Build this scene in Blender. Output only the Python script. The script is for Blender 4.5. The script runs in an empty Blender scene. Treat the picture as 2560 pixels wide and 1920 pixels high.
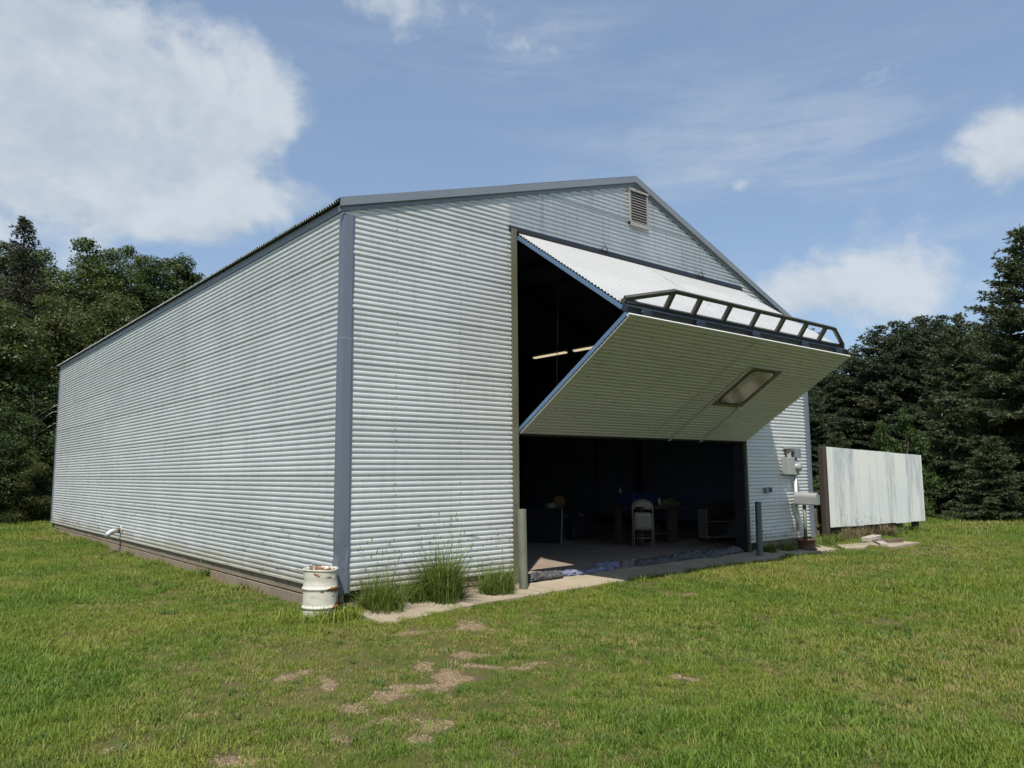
import bpy, bmesh, math, random
import numpy as np
from mathutils import Matrix, Vector
random.seed(7); rng = np.random.default_rng(7)
SC = bpy.context.scene
R = math.radians

# ------------------------------------------------------------------ camera
CP = np.array([-4.2622, -8.1855, 1.3653])
CR = np.array([0.763883, -0.645300, -0.008377]); CU = np.array([-0.068276, -0.093716, 0.993255]); CF = np.array([0.641733, 0.758159, 0.115647])
FOC = 1893.115                                            # focal length in photograph pixels (2560 wide)
cam = bpy.data.cameras.new('camera'); cam.sensor_width = 36; cam.lens = FOC / 2560 * 36
cam.clip_start = 0.05; cam.clip_end = 3000
camo = bpy.data.objects.new('camera', cam); SC.collection.objects.link(camo)
camo.matrix_world = Matrix(((CR[0], CU[0], -CF[0], CP[0]), (CR[1], CU[1], -CF[1], CP[1]), (CR[2], CU[2], -CF[2], CP[2]), (0, 0, 0, 1)))
SC.camera = camo
SC.render.resolution_x, SC.render.resolution_y = 1024, 768
SC.cycles.caustics_reflective = False; SC.cycles.caustics_refractive = False; SC.cycles.use_adaptive_sampling = True; SC.cycles.adaptive_threshold = .02; SC.cycles.max_bounces = 6; SC.cycles.diffuse_bounces = 3; SC.cycles.glossy_bounces = 3; SC.cycles.transmission_bounces = 3; SC.cycles.transparent_max_bounces = 4
def ray(px, py):
    d = CF + CR * (px - 1280) / FOC - CU * (py - 960) / FOC
    return d / np.linalg.norm(d)
def on_z(px, py, z):
    d = ray(px, py); return CP + d * ((z - CP[2]) / d[2])
def on_y(px, py, y):
    d = ray(px, py); return CP + d * ((y - CP[1]) / d[1])
def at(px, py, D):
    d = ray(px, py); return CP + d * (D / math.hypot(d[0], d[1]))

# ------------------------------------------------------------------ exposure, sky, sun
SC.view_settings.view_transform = 'Standard'; SC.view_settings.look = 'None'
SC.view_settings.exposure = 0.65; SC.view_settings.gamma = 1.0; SC.view_settings.use_curve_mapping = False
SUN_DIR = Vector((0.46, 0.42, -1.0)).normalized()         # the way the light travels
SUN_EL = math.asin(-SUN_DIR.z); SUN_AZ = math.atan2(-SUN_DIR.x, -SUN_DIR.y)
SKY_STRENGTH = 0.075; SUN_STRENGTH = 3.5
sun = bpy.data.lights.new('sun', 'SUN'); sun.energy = SUN_STRENGTH; sun.angle = R(0.55); sun.color = (1.0, 0.955, 0.88)
suno = bpy.data.objects.new('sun', sun); SC.collection.objects.link(suno)
suno.rotation_euler = SUN_DIR.to_track_quat('-Z', 'Y').to_euler(); suno.location = (-20, -18, 40)

class NT:
    """small helper to write node trees"""
    def __init__(s, tree): s.t = tree; s.n = tree.nodes; s.l = tree.links
    def add(s, typ, **kw):
        n = s.n.new(typ)
        ins = kw.pop('ins', {})
        for k, v in kw.items(): setattr(n, k, v)
        for k, v in ins.items():
            sock = n.inputs[k]
            if hasattr(v, 'is_output') or isinstance(v, bpy.types.NodeSocket): s.l.new(v, sock)
            else: sock.default_value = v
        return n
    def math(s, op, a, b=0.0, c=0.0, clamp=False):
        n = s.n.new('ShaderNodeMath'); n.operation = op; n.use_clamp = clamp
        for i, v in enumerate((a, b, c)):
            if isinstance(v, bpy.types.NodeSocket): s.l.new(v, n.inputs[i])
            else: n.inputs[i].default_value = v
        return n.outputs[0]
    def vmath(s, op, a, b):
        n = s.n.new('ShaderNodeVectorMath'); n.operation = op
        for i, v in enumerate((a, b)):
            if isinstance(v, bpy.types.NodeSocket): s.l.new(v, n.inputs[i])
            else: n.inputs[i].default_value = v
        return n.outputs['Value'] if op in ('DOT_PRODUCT', 'LENGTH') else n.outputs[0]
    def mix(s, f, a, b, blend='MIX'):
        n = s.n.new('ShaderNodeMix'); n.data_type = 'RGBA'; n.blend_type = blend; n.clamp_factor = True
        for k, v in ((0, f), (6, a), (7, b)):
            if isinstance(v, bpy.types.NodeSocket): s.l.new(v, n.inputs[k])
            else: n.inputs[k].default_value = v if k == 0 else (*v, 1.0)[:4]
        return n.outputs[2]
    def noise(s, vec, scale, detail=4, rough=.55, dist=0.0):
        n = s.add('ShaderNodeTexNoise', ins={'Scale': scale, 'Detail': detail, 'Roughness': rough, 'Distortion': dist})
        if vec is not None: s.l.new(vec, n.inputs['Vector'])
        return n.outputs['Fac']
    def ramp(s, v, a, b, lo=0.0, hi=1.0, smooth=True):
        n = s.n.new('ShaderNodeMapRange'); n.interpolation_type = 'SMOOTHSTEP' if smooth else 'LINEAR'
        s.l.new(v, n.inputs[0])
        for i, x in enumerate((a, b, lo, hi)): n.inputs[i + 1].default_value = x
        return n.outputs[0]
    def scale(s, vec, sc):
        n = s.n.new('ShaderNodeMapping'); n.inputs['Scale'].default_value = sc; s.l.new(vec, n.inputs[0]); return n.outputs[0]

world = bpy.data.worlds.new('World'); SC.world = world; world.use_nodes = True
world.cycles.sampling_method = 'MANUAL'; world.cycles.sample_map_resolution = 256
W = NT(world.node_tree); W.n.clear()
sky = W.add('ShaderNodeTexSky', sky_type='NISHITA', sun_disc=False, sun_elevation=SUN_EL, sun_rotation=SUN_AZ,
            altitude=300, air_density=1.0, dust_density=1.2, ozone_density=2.0)
tc = W.add('ShaderNodeTexCoord'); dirv = tc.outputs['Generated']
bg1 = W.add('ShaderNodeBackground', ins={'Strength': SKY_STRENGTH}); 
hz = W.mix(0.26, sky.outputs[0], (4.6, 6.35, 8.9)); W.l.new(hz, bg1.inputs['Color'])
# cumulus banks (direction, angular half sizes) then the fine break-up
BLOBS = [  # px, py, half width, half height, tilt, weight : directions of the clouds seen
    (70, 150, 330, 260, 0.5, 1.10), (330, 290, 260, 200, 0.45, 1.10), (160, 420, 330, 130, 0.05, 0.95), (480, 330, 130, 120, 0.3, .55),
    (690, 300, 75, 115, 0.15, 0.88), (510, 545, 130, 60, 0.0, 0.86), (790, 505, 95, 45, 0.0, 0.80),
    (1000, 0, 190, 45, 0.0, 0.65), (1290, 120, 200, 55, 0.1, 0.60), (2180, 730, 250, 95, 0.02, 1.0), (1990, 720, 110, 60, 0.1, .5),
    (2540, 380, 120, 140, -0.6, 1.0), (1846, 460, 32, 28, 0, .85), (-400, 300, 420, 300, 0, 1.0), (3050, 560, 300, 200, 0, .9)]
acc = None
for (px, py, sx, sy, tilt, wt) in BLOBS:
    c = ray(px, py); rr = np.cross(c, (0, 0, 1)); rr /= np.linalg.norm(rr); uu = np.cross(rr, c)
    r2 = rr * math.cos(tilt) - uu * math.sin(tilt); u2 = rr * math.sin(tilt) + uu * math.cos(tilt)
    k = 1.0 / (1 + ((px - 1280) ** 2 + (py - 960) ** 2) / FOC ** 2) ** .75
    u = W.vmath('DOT_PRODUCT', dirv, tuple(r2 * FOC / (sx * k))); v = W.vmath('DOT_PRODUCT', dirv, tuple(u2 * FOC / (sy * k)))
    q = W.math('MULTIPLY_ADD', v, v, W.math('MULTIPLY', u, u))
    e = W.math('EXPONENT', W.math('MULTIPLY', q, -0.7))
    g = W.math('GREATER_THAN', W.vmath('DOT_PRODUCT', dirv, tuple(c)), 0.2)
    e = W.math('MULTIPLY', e, g)
    acc = W.math('MULTIPLY', e, wt) if acc is None else W.math('MULTIPLY_ADD', e, wt, acc)
# elsewhere: scattered fair-weather cloud of the same kind
low = W.ramp(W.noise(dirv, 2.3, 1, .5), .56, .75, 0, .5)
nz = W.noise(W.scale(dirv, (1, 1, 1.5)), 6.5, 8, .60, .25)
nf = W.noise(dirv, 30, 3, .6, 0)
den = W.math('ADD', W.math('ADD', acc, W.math('MULTIPLY', low, .35)), W.math('MULTIPLY_ADD', nz, 2.5, -1.31))
den = W.math('ADD', den, W.math('MULTIPLY_ADD', nf, .40, -.20))
alpha = W.ramp(den, .24, 1.05, 0, .86)
# thin cirrus streaks, thickest in one bank
ca = None
for (px, py, sx, sy, wt) in ((2010, 440, 330, 150, 1.0), (1280, 120, 300, 80, .8), (1700, 330, 260, 120, .5), (2380, 580, 140, 60, .5)):
    c = ray(px, py); rr = np.cross(c, (0, 0, 1)); rr /= np.linalg.norm(rr); uu = np.cross(rr, c)
    u = W.vmath('DOT_PRODUCT', dirv, tuple(rr * FOC / sx * 1.3)); v = W.vmath('DOT_PRODUCT', dirv, tuple(uu * FOC / sy * 1.3))
    e = W.math('EXPONENT', W.math('MULTIPLY', W.math('MULTIPLY_ADD', v, v, W.math('MULTIPLY', u, u)), -.6))
    e = W.math('MULTIPLY', e, W.math('GREATER_THAN', W.vmath('DOT_PRODUCT', dirv, tuple(c)), .2))
    ca = W.math('MULTIPLY', e, wt) if ca is None else W.math('MULTIPLY_ADD', e, wt, ca)
rot = W.add('ShaderNodeMapping', ins={'Rotation': (0, R(-24), R(40)), 'Scale': (2.2, 2.6, 15.0)}); W.l.new(dirv, rot.inputs[0])
cz = W.noise(rot.outputs[0], 1.5, 6, .66, .25)
cir = W.math('MULTIPLY', W.ramp(cz, .36, .74, 0, .44), W.math('ADD', ca, .14, clamp=True))
body = W.ramp(W.math('MULTIPLY_ADD', nf, .35, nz), .45, .85, .0, 1.0)
ccol = W.mix(body, (.315, .365, .415), (.435, .465, .495))
bg2 = W.add('ShaderNodeBackground', ins={'Strength': 1.0}); W.l.new(ccol, bg2.inputs['Color'])
ms = W.add('ShaderNodeMixShader'); allc = W.math('MAXIMUM', alpha, cir)
W.l.new(allc, ms.inputs[0]); W.l.new(bg1.outputs[0], ms.inputs[1]); W.l.new(bg2.outputs[0], ms.inputs[2])
out = W.add('ShaderNodeOutputWorld'); W.l.new(ms.outputs[0], out.inputs[0])

# ------------------------------------------------------------------ materials
MATS = {}
def mat(name, fn):
    m = bpy.data.materials.new(name); m.use_nodes = True; t = NT(m.node_tree)
    b = t.n['Principled BSDF']; fn(t, b); MATS[name] = m; return m
def simple(name, col, rough=.6, metal=0.0, var=.18, sc=6.0, bump=0.0, bsc=60, col2=None, spec=.4, stretch=(1, 1, 1), wpos=True):
    def f(t, b):
        p = t.add('ShaderNodeNewGeometry').outputs['Position'] if wpos else t.add('ShaderNodeTexCoord').outputs['Object']
        p = t.scale(p, stretch)
        n = t.noise(p, sc, 6, .6, .3)
        if col2: c = t.mix(t.ramp(n, .38, .62), col, col2)
        else: c = t.mix(n, tuple(x * (1 - var) for x in col), tuple(min(1, x * (1 + var)) for x in col))
        t.l.new(c, b.inputs['Base Color'])
        b.inputs['Roughness'].default_value = rough; b.inputs['Metallic'].default_value = metal; b.inputs['Specular IOR Level'].default_value = spec
        if bump:
            bn = t.add('ShaderNodeBump', ins={'Strength': bump, 'Distance': .02}); t.l.new(t.noise(p, bsc, 5, .6), bn.inputs['Height']); t.l.new(bn.outputs[0], b.inputs['Normal'])
    return mat(name, f)

def siding(name, col, col2, metal, rough, dirt=True, streak=.5):
    def f(t, b):
        P = t.add('ShaderNodeNewGeometry').outputs['Position']
        sx = t.add('ShaderNodeSeparateXYZ', ins={'Vector': P})
        oi = t.add('ShaderNodeObjectInfo').outputs['Random']
        n1 = t.noise(P, .9, 5, .6, .4); n2 = t.noise(t.scale(P, (9, 9, .7)), 1.3, 5, .6, .2); n3 = t.noise(P, 22, 5, .65)
        c = t.mix(t.ramp(n1, .35, .7), col, col2)
        c = t.mix(t.ramp(n2, .48, .72, 0, streak), c, tuple(x * .62 for x in col2))
        c = t.mix(t.ramp(n3, .56, .78, 0, .45), c, tuple(x * .70 for x in col))
        c = t.mix(t.math('MULTIPLY', oi, .34), c, tuple(x * .72 for x in col))
        if dirt:
            hgt = t.math('ADD', sx.outputs['Z'], t.math('MULTIPLY_ADD', n1, .5, -.25))
            d1 = t.ramp(hgt, .30, .02, 0, .62); c = t.mix(d1, c, (.42, .36, .24))
            sc = t.math('MULTIPLY', t.ramp(t.noise(t.scale(P, (1, 1, 5)), 2.2, 7, .7, .6), .56, .68), t.ramp(sx.outputs['Z'], 1.15, .35, 0, .75))
            c = t.mix(sc, c, (.13, .135, .13))
        t.l.new(c, b.inputs['Base Color'])
        b.inputs['Metallic'].default_value = metal
        t.l.new(t.ramp(n3, .3, .7, rough - .06, rough + .12), b.inputs['Roughness'])
        bn = t.add('ShaderNodeBump', ins={'Strength': .25, 'Distance': .012}); t.l.new(t.noise(t.scale(P, (1, 1, 2.2)), 4.5, 4, .6), bn.inputs['Height']); t.l.new(bn.outputs[0], b.inputs['Normal'])
    return mat(name, f)
siding('siding_weathered', (.66, .662, .64), (.74, .742, .72), .30, .45, streak=.3)
siding('siding_galvanised', (.52, .54, .54), (.61, .63, .63), .55, .40, dirt=False, streak=.7)
siding('siding_door', (.55, .545, .52), (.59, .585, .56), .15, .45, dirt=False, streak=.06)
siding('roof_metal', (.42, .44, .45), (.5, .52, .53), .7, .42, dirt=False)
def whitewash(t, b):
    P = t.add('ShaderNodeTexCoord').outputs['Object']
    n2 = t.noise(t.scale(P, (1.9, .5, .10)), 1.9, 3, .5, .1); n3 = t.noise(t.scale(P, (7, 1, .9)), 2.2, 6, .65)
    n4 = t.noise(t.scale(P, (1, 1, .6)), 1.1, 4, .55)
    c = t.mix(t.ramp(n4, .4, .65), (.66, .67, .625), (.61, .635, .62))
    k = t.math('MULTIPLY', t.ramp(n2, .46, .62), t.ramp(n3, .30, .66, .05, .62))
    c = t.mix(k, c, (.25, .30, .335)); t.l.new(c, b.inputs['Base Color']); b.inputs['Roughness'].default_value = .5; b.inputs['Metallic'].default_value = .15
mat('whitewashed_metal', whitewash)
simple('trim_blue_grey', (.170, .190, .228), .42, .25, .10, 3, .08, 6)
simple('trim_grey', (.23, .25, .27), .45, .3, .10, 2.5)
simple('trim_dark', (.05, .058, .07), .5, .3)
simple('jamb_steel', (.15, .155, .105), .6, .2, .2, 5, .1, 40, (.135, .125, .08), stretch=(1, 1, .35))
simple('bollard_steel', (.19, .195, .135), .55, .2, .2, 6, .1, 40, (.14, .15, .115), stretch=(1, 1, .4))
simple('bollard_dark', (.10, .12, .11), .55, .2, .2, 6, .1, 40, (.12, .13, .11))
simple('frame_blue', (.13, .21, .34), .4, .35, .15, 5)
simple('frame_navy', (.030, .040, .060), .5, .3, .3, 6)
simple('truss_steel', (.070, .076, .074), .5, .35, .2, 5, .1, 50, (.095, .085, .065))
simple('screw_dark', (.05, .045, .04), .6, .4)
simple('aluminium_vent', (.38, .35, .32), .45, .3, .15, 8)
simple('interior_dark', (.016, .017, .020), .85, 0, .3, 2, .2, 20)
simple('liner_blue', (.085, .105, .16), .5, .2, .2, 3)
simple('roof_lining', (.09, .11, .17), .7, 0, .2, 3)
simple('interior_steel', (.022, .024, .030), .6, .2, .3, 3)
simple('wood_dark', (.055, .042, .032), .8, 0, .3, 5, .2, 30, stretch=(1, 1, .2))
simple('wood_old', (.16, .115, .08), .85, 0, .3, 6, .4, 40, (.10, .07, .05), stretch=(1, 1, .18))
simple('wood_grey', (.36, .33, .28), .85, 0, .25, 8, .3, 40)
simple('block_mortar', (.075, .062, .05), .9, 0, .2, 12, .3, 60)
def block(t, b):
    P = t.add('ShaderNodeNewGeometry').outputs['Position']; oi = t.add('ShaderNodeObjectInfo').outputs['Random']
    c = t.mix(t.noise(P, 3, 5, .6), (.21, .158, .105), (.29, .228, .16)); c = t.mix(t.math('MULTIPLY', oi, .4), c, (.15, .12, .095))
    c = t.mix(t.ramp(t.noise(P, 60, 4, .6), .5, .75, 0, .5), c, (.28, .235, .18)); t.l.new(c, b.inputs['Base Color']); b.inputs['Roughness'].default_value = .92
    bn = t.add('ShaderNodeBump', ins={'Strength': .5, 'Distance': .006}); t.l.new(t.noise(P, 90, 5, .7), bn.inputs['Height']); t.l.new(bn.outputs[0], b.inputs['Normal'])
mat('concrete_block', block)
def concrete(name, ca, cb):
    def f(t, b):
        P = t.add('ShaderNodeNewGeometry').outputs['Position']
        c = t.mix(t.ramp(t.noise(P, 1.6, 7, .65, .5), .35, .68), ca, cb)
        c = t.mix(t.ramp(t.noise(P, 70, 4, .7), .52, .72, 0, .45), c, tuple(x * .6 for x in ca))
        c = t.mix(t.ramp(t.noise(P, 6, 7, .7, .8), .60, .70, 0, .4), c, tuple(x * .55 for x in ca))
        t.l.new(c, b.inputs['Base Color']); b.inputs['Roughness'].default_value = .9
        bn = t.add('ShaderNodeBump', ins={'Strength': .35, 'Distance': .006}); t.l.new(t.noise(P, 120, 5, .7), bn.inputs['Height']); t.l.new(bn.outputs[0], b.inputs['Normal'])
    mat(name, f)
concrete('concrete_apron', (.30, .25, .175), (.37, .31, .22))
concrete('concrete_floor', (.24, .185, .14), (.31, .245, .19))
def ground(t, b):
    P = t.add('ShaderNodeNewGeometry').outputs['Position']
    at_ = t.add('ShaderNodeAttribute', attribute_name='bare').outputs['Fac']
    n1 = t.noise(P, .7, 6, .6); n2 = t.noise(P, 34, 7, .78)
    thatch = t.mix(n2, (.040, .048, .010), (.135, .140, .036)); thatch = t.mix(t.ramp(n1, .45, .7, 0, .6), thatch, (.13, .115, .05))
    vo = t.add('ShaderNodeTexVoronoi', ins={'Scale': 95.0, 'Vector': P}); v2 = t.add('ShaderNodeTexVoronoi', ins={'Scale': 110.0, 'Vector': P})
    gr = t.mix(t.math('MULTIPLY', vo.outputs['Color'], 1.0), (.15, .105, .055), (.33, .245, .14))
    gr = t.mix(t.ramp(vo.outputs['Distance'], .35, .75), gr, (.13, .09, .06))
    gr = t.mix(t.ramp(n2, .5, .75, 0, .5), gr, (.20, .14, .09))
    mm = t.math('ADD', at_, t.math('MULTIPLY_ADD', t.noise(P, 9, 6, .7), .7, -.35)); m = t.ramp(mm, .42, .70)
    thatch = t.mix(t.ramp(mm, .10, .45, 0, .85), thatch, t.mix(n2, (.075, .055, .03), (.17, .13, .08)))
    t.l.new(t.mix(m, thatch, gr), b.inputs['Base Color']); b.inputs['Roughness'].default_value = .95; b.inputs['Specular IOR Level'].default_value = .15
    bn = t.add('ShaderNodeBump', ins={'Strength': .7, 'Distance': .02}); t.l.new(t.math('MULTIPLY_ADD', vo.outputs['Distance'], -.6, n2), bn.inputs['Height']); t.l.new(bn.outputs[0], b.inputs['Normal'])
mat('lawn_soil', ground)
def leafy(name, ca, cb, cc, sc=.5, trans=.35, island=True, rough=.5):
    """foliage: per-leaf variation, slow patches, light passing through"""
    m = bpy.data.materials.new(name); m.use_nodes = True; t = NT(m.node_tree); t.n.clear()
    g = t.add('ShaderNodeNewGeometry'); P = g.outputs['Position']
    rnd = g.outputs['Random Per Island'] if island else t.add('ShaderNodeObjectInfo').outputs['Random']
    c = t.mix(rnd, ca, cb); c = t.mix(t.ramp(t.noise(P, sc, 5, .6), .40, .66, 0, .85), c, cc)
    d = t.add('ShaderNodeBsdfPrincipled', ins={'Roughness': rough, 'Specular IOR Level': .3}); t.l.new(c, d.inputs['Base Color'])
    tr = t.add('ShaderNodeBsdfTranslucent'); t.l.new(t.mix(.35, c, (.20, .26, .03)), tr.inputs['Color'])
    mx = t.add('ShaderNodeMixShader', ins={0: trans}); t.l.new(d.outputs[0], mx.inputs[1]); t.l.new(tr.outputs[0], mx.inputs[2])
    o = t.add('ShaderNodeOutputMaterial'); t.l.new(mx.outputs[0], o.inputs[0]); MATS[name] = m; return m
leafy('grass_lush', (.078, .148, .015), (.180, .262, .034), (.235, .265, .038), .45, .3, False)
leafy('grass_dry', (.25, .235, .060), (.34, .28, .11), (.22, .22, .055), .6, .25, False)
leafy('weed_green', (.080, .140, .022), (.190, .240, .050), (.14, .18, .04), 2.0, .3)
leafy('weed_leaf', (.045, .095, .020), (.085, .150, .035), (.07, .12, .03), 1.0, .25, False)
leafy('weed_dry', (.20, .15, .085), (.30, .24, .14), (.16, .13, .07), 2.0, .2)
leafy('spruce_needles', (.026, .046, .026), (.056, .076, .040), (.060, .066, .030), .55, .12, True, .6)
leafy('spruce_olive', (.036, .054, .023), (.080, .098, .042), (.054, .064, .028), .6, .15, True, .6)
leafy('spruce_grey', (.030, .038, .026), (.055, .058, .042), (.045, .040, .030), .6, .1, True, .6)
leafy('leaf_dark', (.030, .055, .018), (.062, .090, .026), (.045, .065, .02), .5, .25)
leafy('leaf_mid', (.045, .075, .020), (.095, .125, .036), (.070, .085, .026), .5, .28)
leafy('leaf_olive', (.042, .060, .014), (.080, .100, .026), (.065, .065, .020), .7, .28)
leafy('leaf_bright', (.032, .060, .014), (.060, .098, .022), (.042, .07, .016), .7, .35)
simple('bark', (.085, .07, .055), .9, 0, .3, 5, .5, 30, stretch=(1, 1, .3))
simple('bark_pale', (.30, .28, .24), .85, 0, .3, 6, .3, 30)
def drumpaint(t, b):
    P = t.add('ShaderNodeTexCoord').outputs['Object']; sx = t.add('ShaderNodeSeparateXYZ', ins={'Vector': P})
    n = t.noise(P, 5.5, 8, .68, .6); n2 = t.noise(t.scale(P, (1, 1, 3)), 7, 6, .7, .4)
    band = t.math('MAXIMUM', t.ramp(t.math('ABSOLUTE', t.math('SUBTRACT', sx.outputs['Z'], .165)), .05, .0), t.ramp(t.math('ABSOLUTE', t.math('SUBTRACT', sx.outputs['Z'], .36)), .045, .0))
    side = t.ramp(t.math('ADD', t.math('MULTIPLY', sx.outputs['X'], 2.2), t.math('MULTIPLY', sx.outputs['Y'], -1.0)), -.15, .5)
    k = t.math('ADD', n, t.math('MULTIPLY', t.math('MULTIPLY', band, side), .40)); k = t.math('ADD', k, t.ramp(sx.outputs['Z'], .13, .0, 0, .26)); k = t.math('MULTIPLY_ADD', side, .10, k)
    c = t.mix(t.ramp(n2, .45, .7), (.57, .55, .46), (.46, .42, .30))
    c = t.mix(t.ramp(k, .60, .64), c, t.mix(t.noise(P, 18, 5, .6), (.13, .045, .018), (.33, .14, .05)))
    c = t.mix(t.ramp(t.math('MULTIPLY_ADD', side, .10, t.noise(P, 11, 7, .7, 1.)), .665, .69), c, (.10, .085, .075))
    t.l.new(c, b.inputs['Base Color']); b.inputs['Roughness'].default_value = .55
    bn = t.add('ShaderNodeBump', ins={'Strength': .5, 'Distance': .01}); t.l.new(k, bn.inputs['Height']); t.l.new(bn.outputs[0], b.inputs['Normal'])
mat('drum_paint', drumpaint)
simple('rust', (.11, .065, .045), .85, .2, .35, 12, .4, 60, (.16, .08, .05))
simple('galvanised_pipe', (.56, .58, .58), .35, .75, .12, 9)
simple('white_paint', (.60, .60, .56), .5, 0, .08, 5)
simple('box_grey', (.33, .335, .32), .5, .1, .1, 6)
simple('mailbox_grey', (.33, .335, .325), .45, .25, .1, 6)
simple('chair_beige', (.24, .20, .155), .45, .2, .1, 6)
simple('bin_blue', (.008, .022, .075), .45, 0, .1, 5)
simple('cabinet_white', (.20, .20, .20), .5, 0, .1, 4)
simple('cabinet_red', (.04, .016, .011), .6)
simple('hose_orange', (.08, .028, .014), .5)
simple('yellow_paint', (.14, .09, .015), .5)
simple('board_pine', (.13, .11, .05), .7)
simple('dark_stuff', (.02, .02, .022), .7)
simple('plastic_white', (.30, .30, .29), .4)
simple('rubber', (.020, .020, .021), .8, 0, .3, 12, .3, 30)
simple('blue_plastic', (.03, .11, .36), .4)
def tarp(name, a, b_):
    def f(t, b):
        P = t.add('ShaderNodeNewGeometry').outputs['Position']; c = t.mix(t.ramp(t.noise(P, 7, 7, .65, 1.0), .35, .65), a, b_)
        t.l.new(c, b.inputs['Base Color']); b.inputs['Roughness'].default_value = .55
        bn = t.add('ShaderNodeBump', ins={'Strength': .6, 'Distance': .015}); t.l.new(t.noise(P, 26, 5, .6, 1.4), bn.inputs['Height']); t.l.new(bn.outputs[0], b.inputs['Normal'])
    mat(name, f)
tarp('tarp_blue', (.11, .125, .20), (.19, .20, .28)); tarp('tarp_dark', (.040, .040, .045), (.095, .090, .090)); tarp('tarp_brown', (.09, .075, .06), (.15, .13, .11))
def glass(t, b):
    P = t.add('ShaderNodeNewGeometry').outputs['Position']
    t.l.new(t.mix(t.ramp(t.noise(P, 2.2, 4, .5), .4, .65), (.10, .10, .10), (.24, .24, .235)), b.inputs['Base Color']); b.inputs['Roughness'].default_value = .12; b.inputs['Specular IOR Level'].default_value = .8
mat('grey_reflection_glass', glass)  # soft grey patches paint a reflection into the pane colour
def clearg(t, b): b.inputs['Base Color'].default_value = (.8, .82, .82, 1); b.inputs['Roughness'].default_value = .08; b.inputs['Transmission Weight'].default_value = .6
mat('clear_glass', clearg)
def lamp(t, b): b.inputs['Base Color'].default_value = (.8, .75, .6, 1); b.inputs['Emission Color'].default_value = (1.0, .86, .55, 1); b.inputs['Emission Strength'].default_value = .42
mat('lamp_tube', lamp)

# ------------------------------------------------------------------ mesh helpers
class MB:
    def __init__(s): s.v = []; s.f = []; s.sm = []
    def add(s, verts, faces, smooth=False):
        o = len(s.v); s.v += [tuple(map(float, x)) for x in verts]; s.f += [tuple(i + o for i in f) for f in faces]; s.sm += [smooth] * len(faces); return s
    def box(s, a, b, bev=0.0):
        x0, y0, z0 = a; x1, y1, z1 = b
        if bev <= 0:
            v = [(x0, y0, z0), (x1, y0, z0), (x1, y1, z0), (x0, y1, z0), (x0, y0, z1), (x1, y0, z1), (x1, y1, z1), (x0, y1, z1)]
            return s.add(v, [(0, 3, 2, 1), (4, 5, 6, 7), (0, 1, 5, 4), (1, 2, 6, 5), (2, 3, 7, 6), (3, 0, 4, 7)])
        v = []
        for (cx, sx) in ((x0, 1), (x1, -1)):
            for (cy, sy) in ((y0, 1), (y1, -1)):
                for (cz, sz) in ((z0, 1), (z1, -1)):
                    v += [(cx, cy + sy * bev, cz + sz * bev), (cx + sx * bev, cy, cz + sz * bev), (cx + sx * bev, cy + sy * bev, cz)]
        o = len(s.v); bm = bmesh.new(); vs = [bm.verts.new(x) for x in v]; r = bmesh.ops.convex_hull(bm, input=vs)
        bm.verts.index_update(); s.add([x.co[:] for x in bm.verts], [tuple(q.index for q in f.verts) for f in bm.faces]); bm.free(); return s
    def beam(s, p0, p1, w, h, up=(0, 0, 1)):
        p0 = np.array(p0, float); p1 = np.array(p1, float); d = p1 - p0; d /= np.linalg.norm(d); up = np.array(up, float)
        a = np.cross(d, up)
        if np.linalg.norm(a) < 1e-4: a = np.cross(d, (1, 0, 0))
        a /= np.linalg.norm(a); u = np.cross(a, d)
        v = [p + a * sx * w / 2 + u * sz * h / 2 for p in (p0, p1) for (sx, sz) in ((-1, -1), (1, -1), (1, 1), (-1, 1))]
        return s.add(v, [(0, 1, 2, 3), (7, 6, 5, 4), (0, 4, 5, 1), (1, 5, 6, 2), (2, 6, 7, 3), (3, 7, 4, 0)])
    def tube(s, path, r, seg=8, cap=True, smooth=True):
        path = [np.array(p, float) for p in path]; n = len(path); rs = r if hasattr(r, '__len__') else [r] * n
        v = []; pa = None
        for i, p in enumerate(path):
            d = path[min(i + 1, n - 1)] - path[max(i - 1, 0)]; d /= (np.linalg.norm(d) + 1e-9)
            if pa is None:
                pa = np.cross(d, (0, 0, 1)) if abs(d[2]) < .9 else np.cross(d, (1, 0, 0))
            pa = pa - d * (pa @ d); pa /= (np.linalg.norm(pa) + 1e-9); b = np.cross(d, pa)
            v += [p + (pa * math.cos(2 * math.pi * k / seg) + b * math.sin(2 * math.pi * k / seg)) * rs[i] for k in range(seg)]
        f = [(i * seg + k, i * seg + (k + 1) % seg, (i + 1) * seg + (k + 1) % seg, (i + 1) * seg + k) for i in range(n - 1) for k in range(seg)]
        s.add(v, f, smooth)
        if cap:
            o = len(s.v) - n * seg; s.f += [tuple(o + k for k in reversed(range(seg))), tuple(o + (n - 1) * seg + k for k in range(seg))]; s.sm += [False, False]
        return s
    def lathe(s, prof, seg=32, c=(0, 0, 0), smooth=True, fn=None):
        v = []
        for (r, z) in prof:
            for k in range(seg):
                a = 2 * math.pi * k / seg; x, y, zz = r * math.cos(a), r * math.sin(a), z
                if fn: x, y, zz = fn(x, y, zz)
                v.append((x + c[0], y + c[1], zz + c[2]))
        f = [(i * seg + k, i * seg + (k + 1) % seg, (i + 1) * seg + (k + 1) % seg, (i + 1) * seg + k) for i in range(len(prof) - 1) for k in range(seg)]
        return s.add(v, f, smooth)
    def mesh(s, name):
        m = bpy.data.meshes.new(name); m.from_pydata(s.v, [], s.f); m.polygons.foreach_set('use_smooth', s.sm); m.update(); return m
    def obj(s, name, material, parent=None, **tags): return mkobj(name, s.mesh(name), material, parent, **tags)
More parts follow.
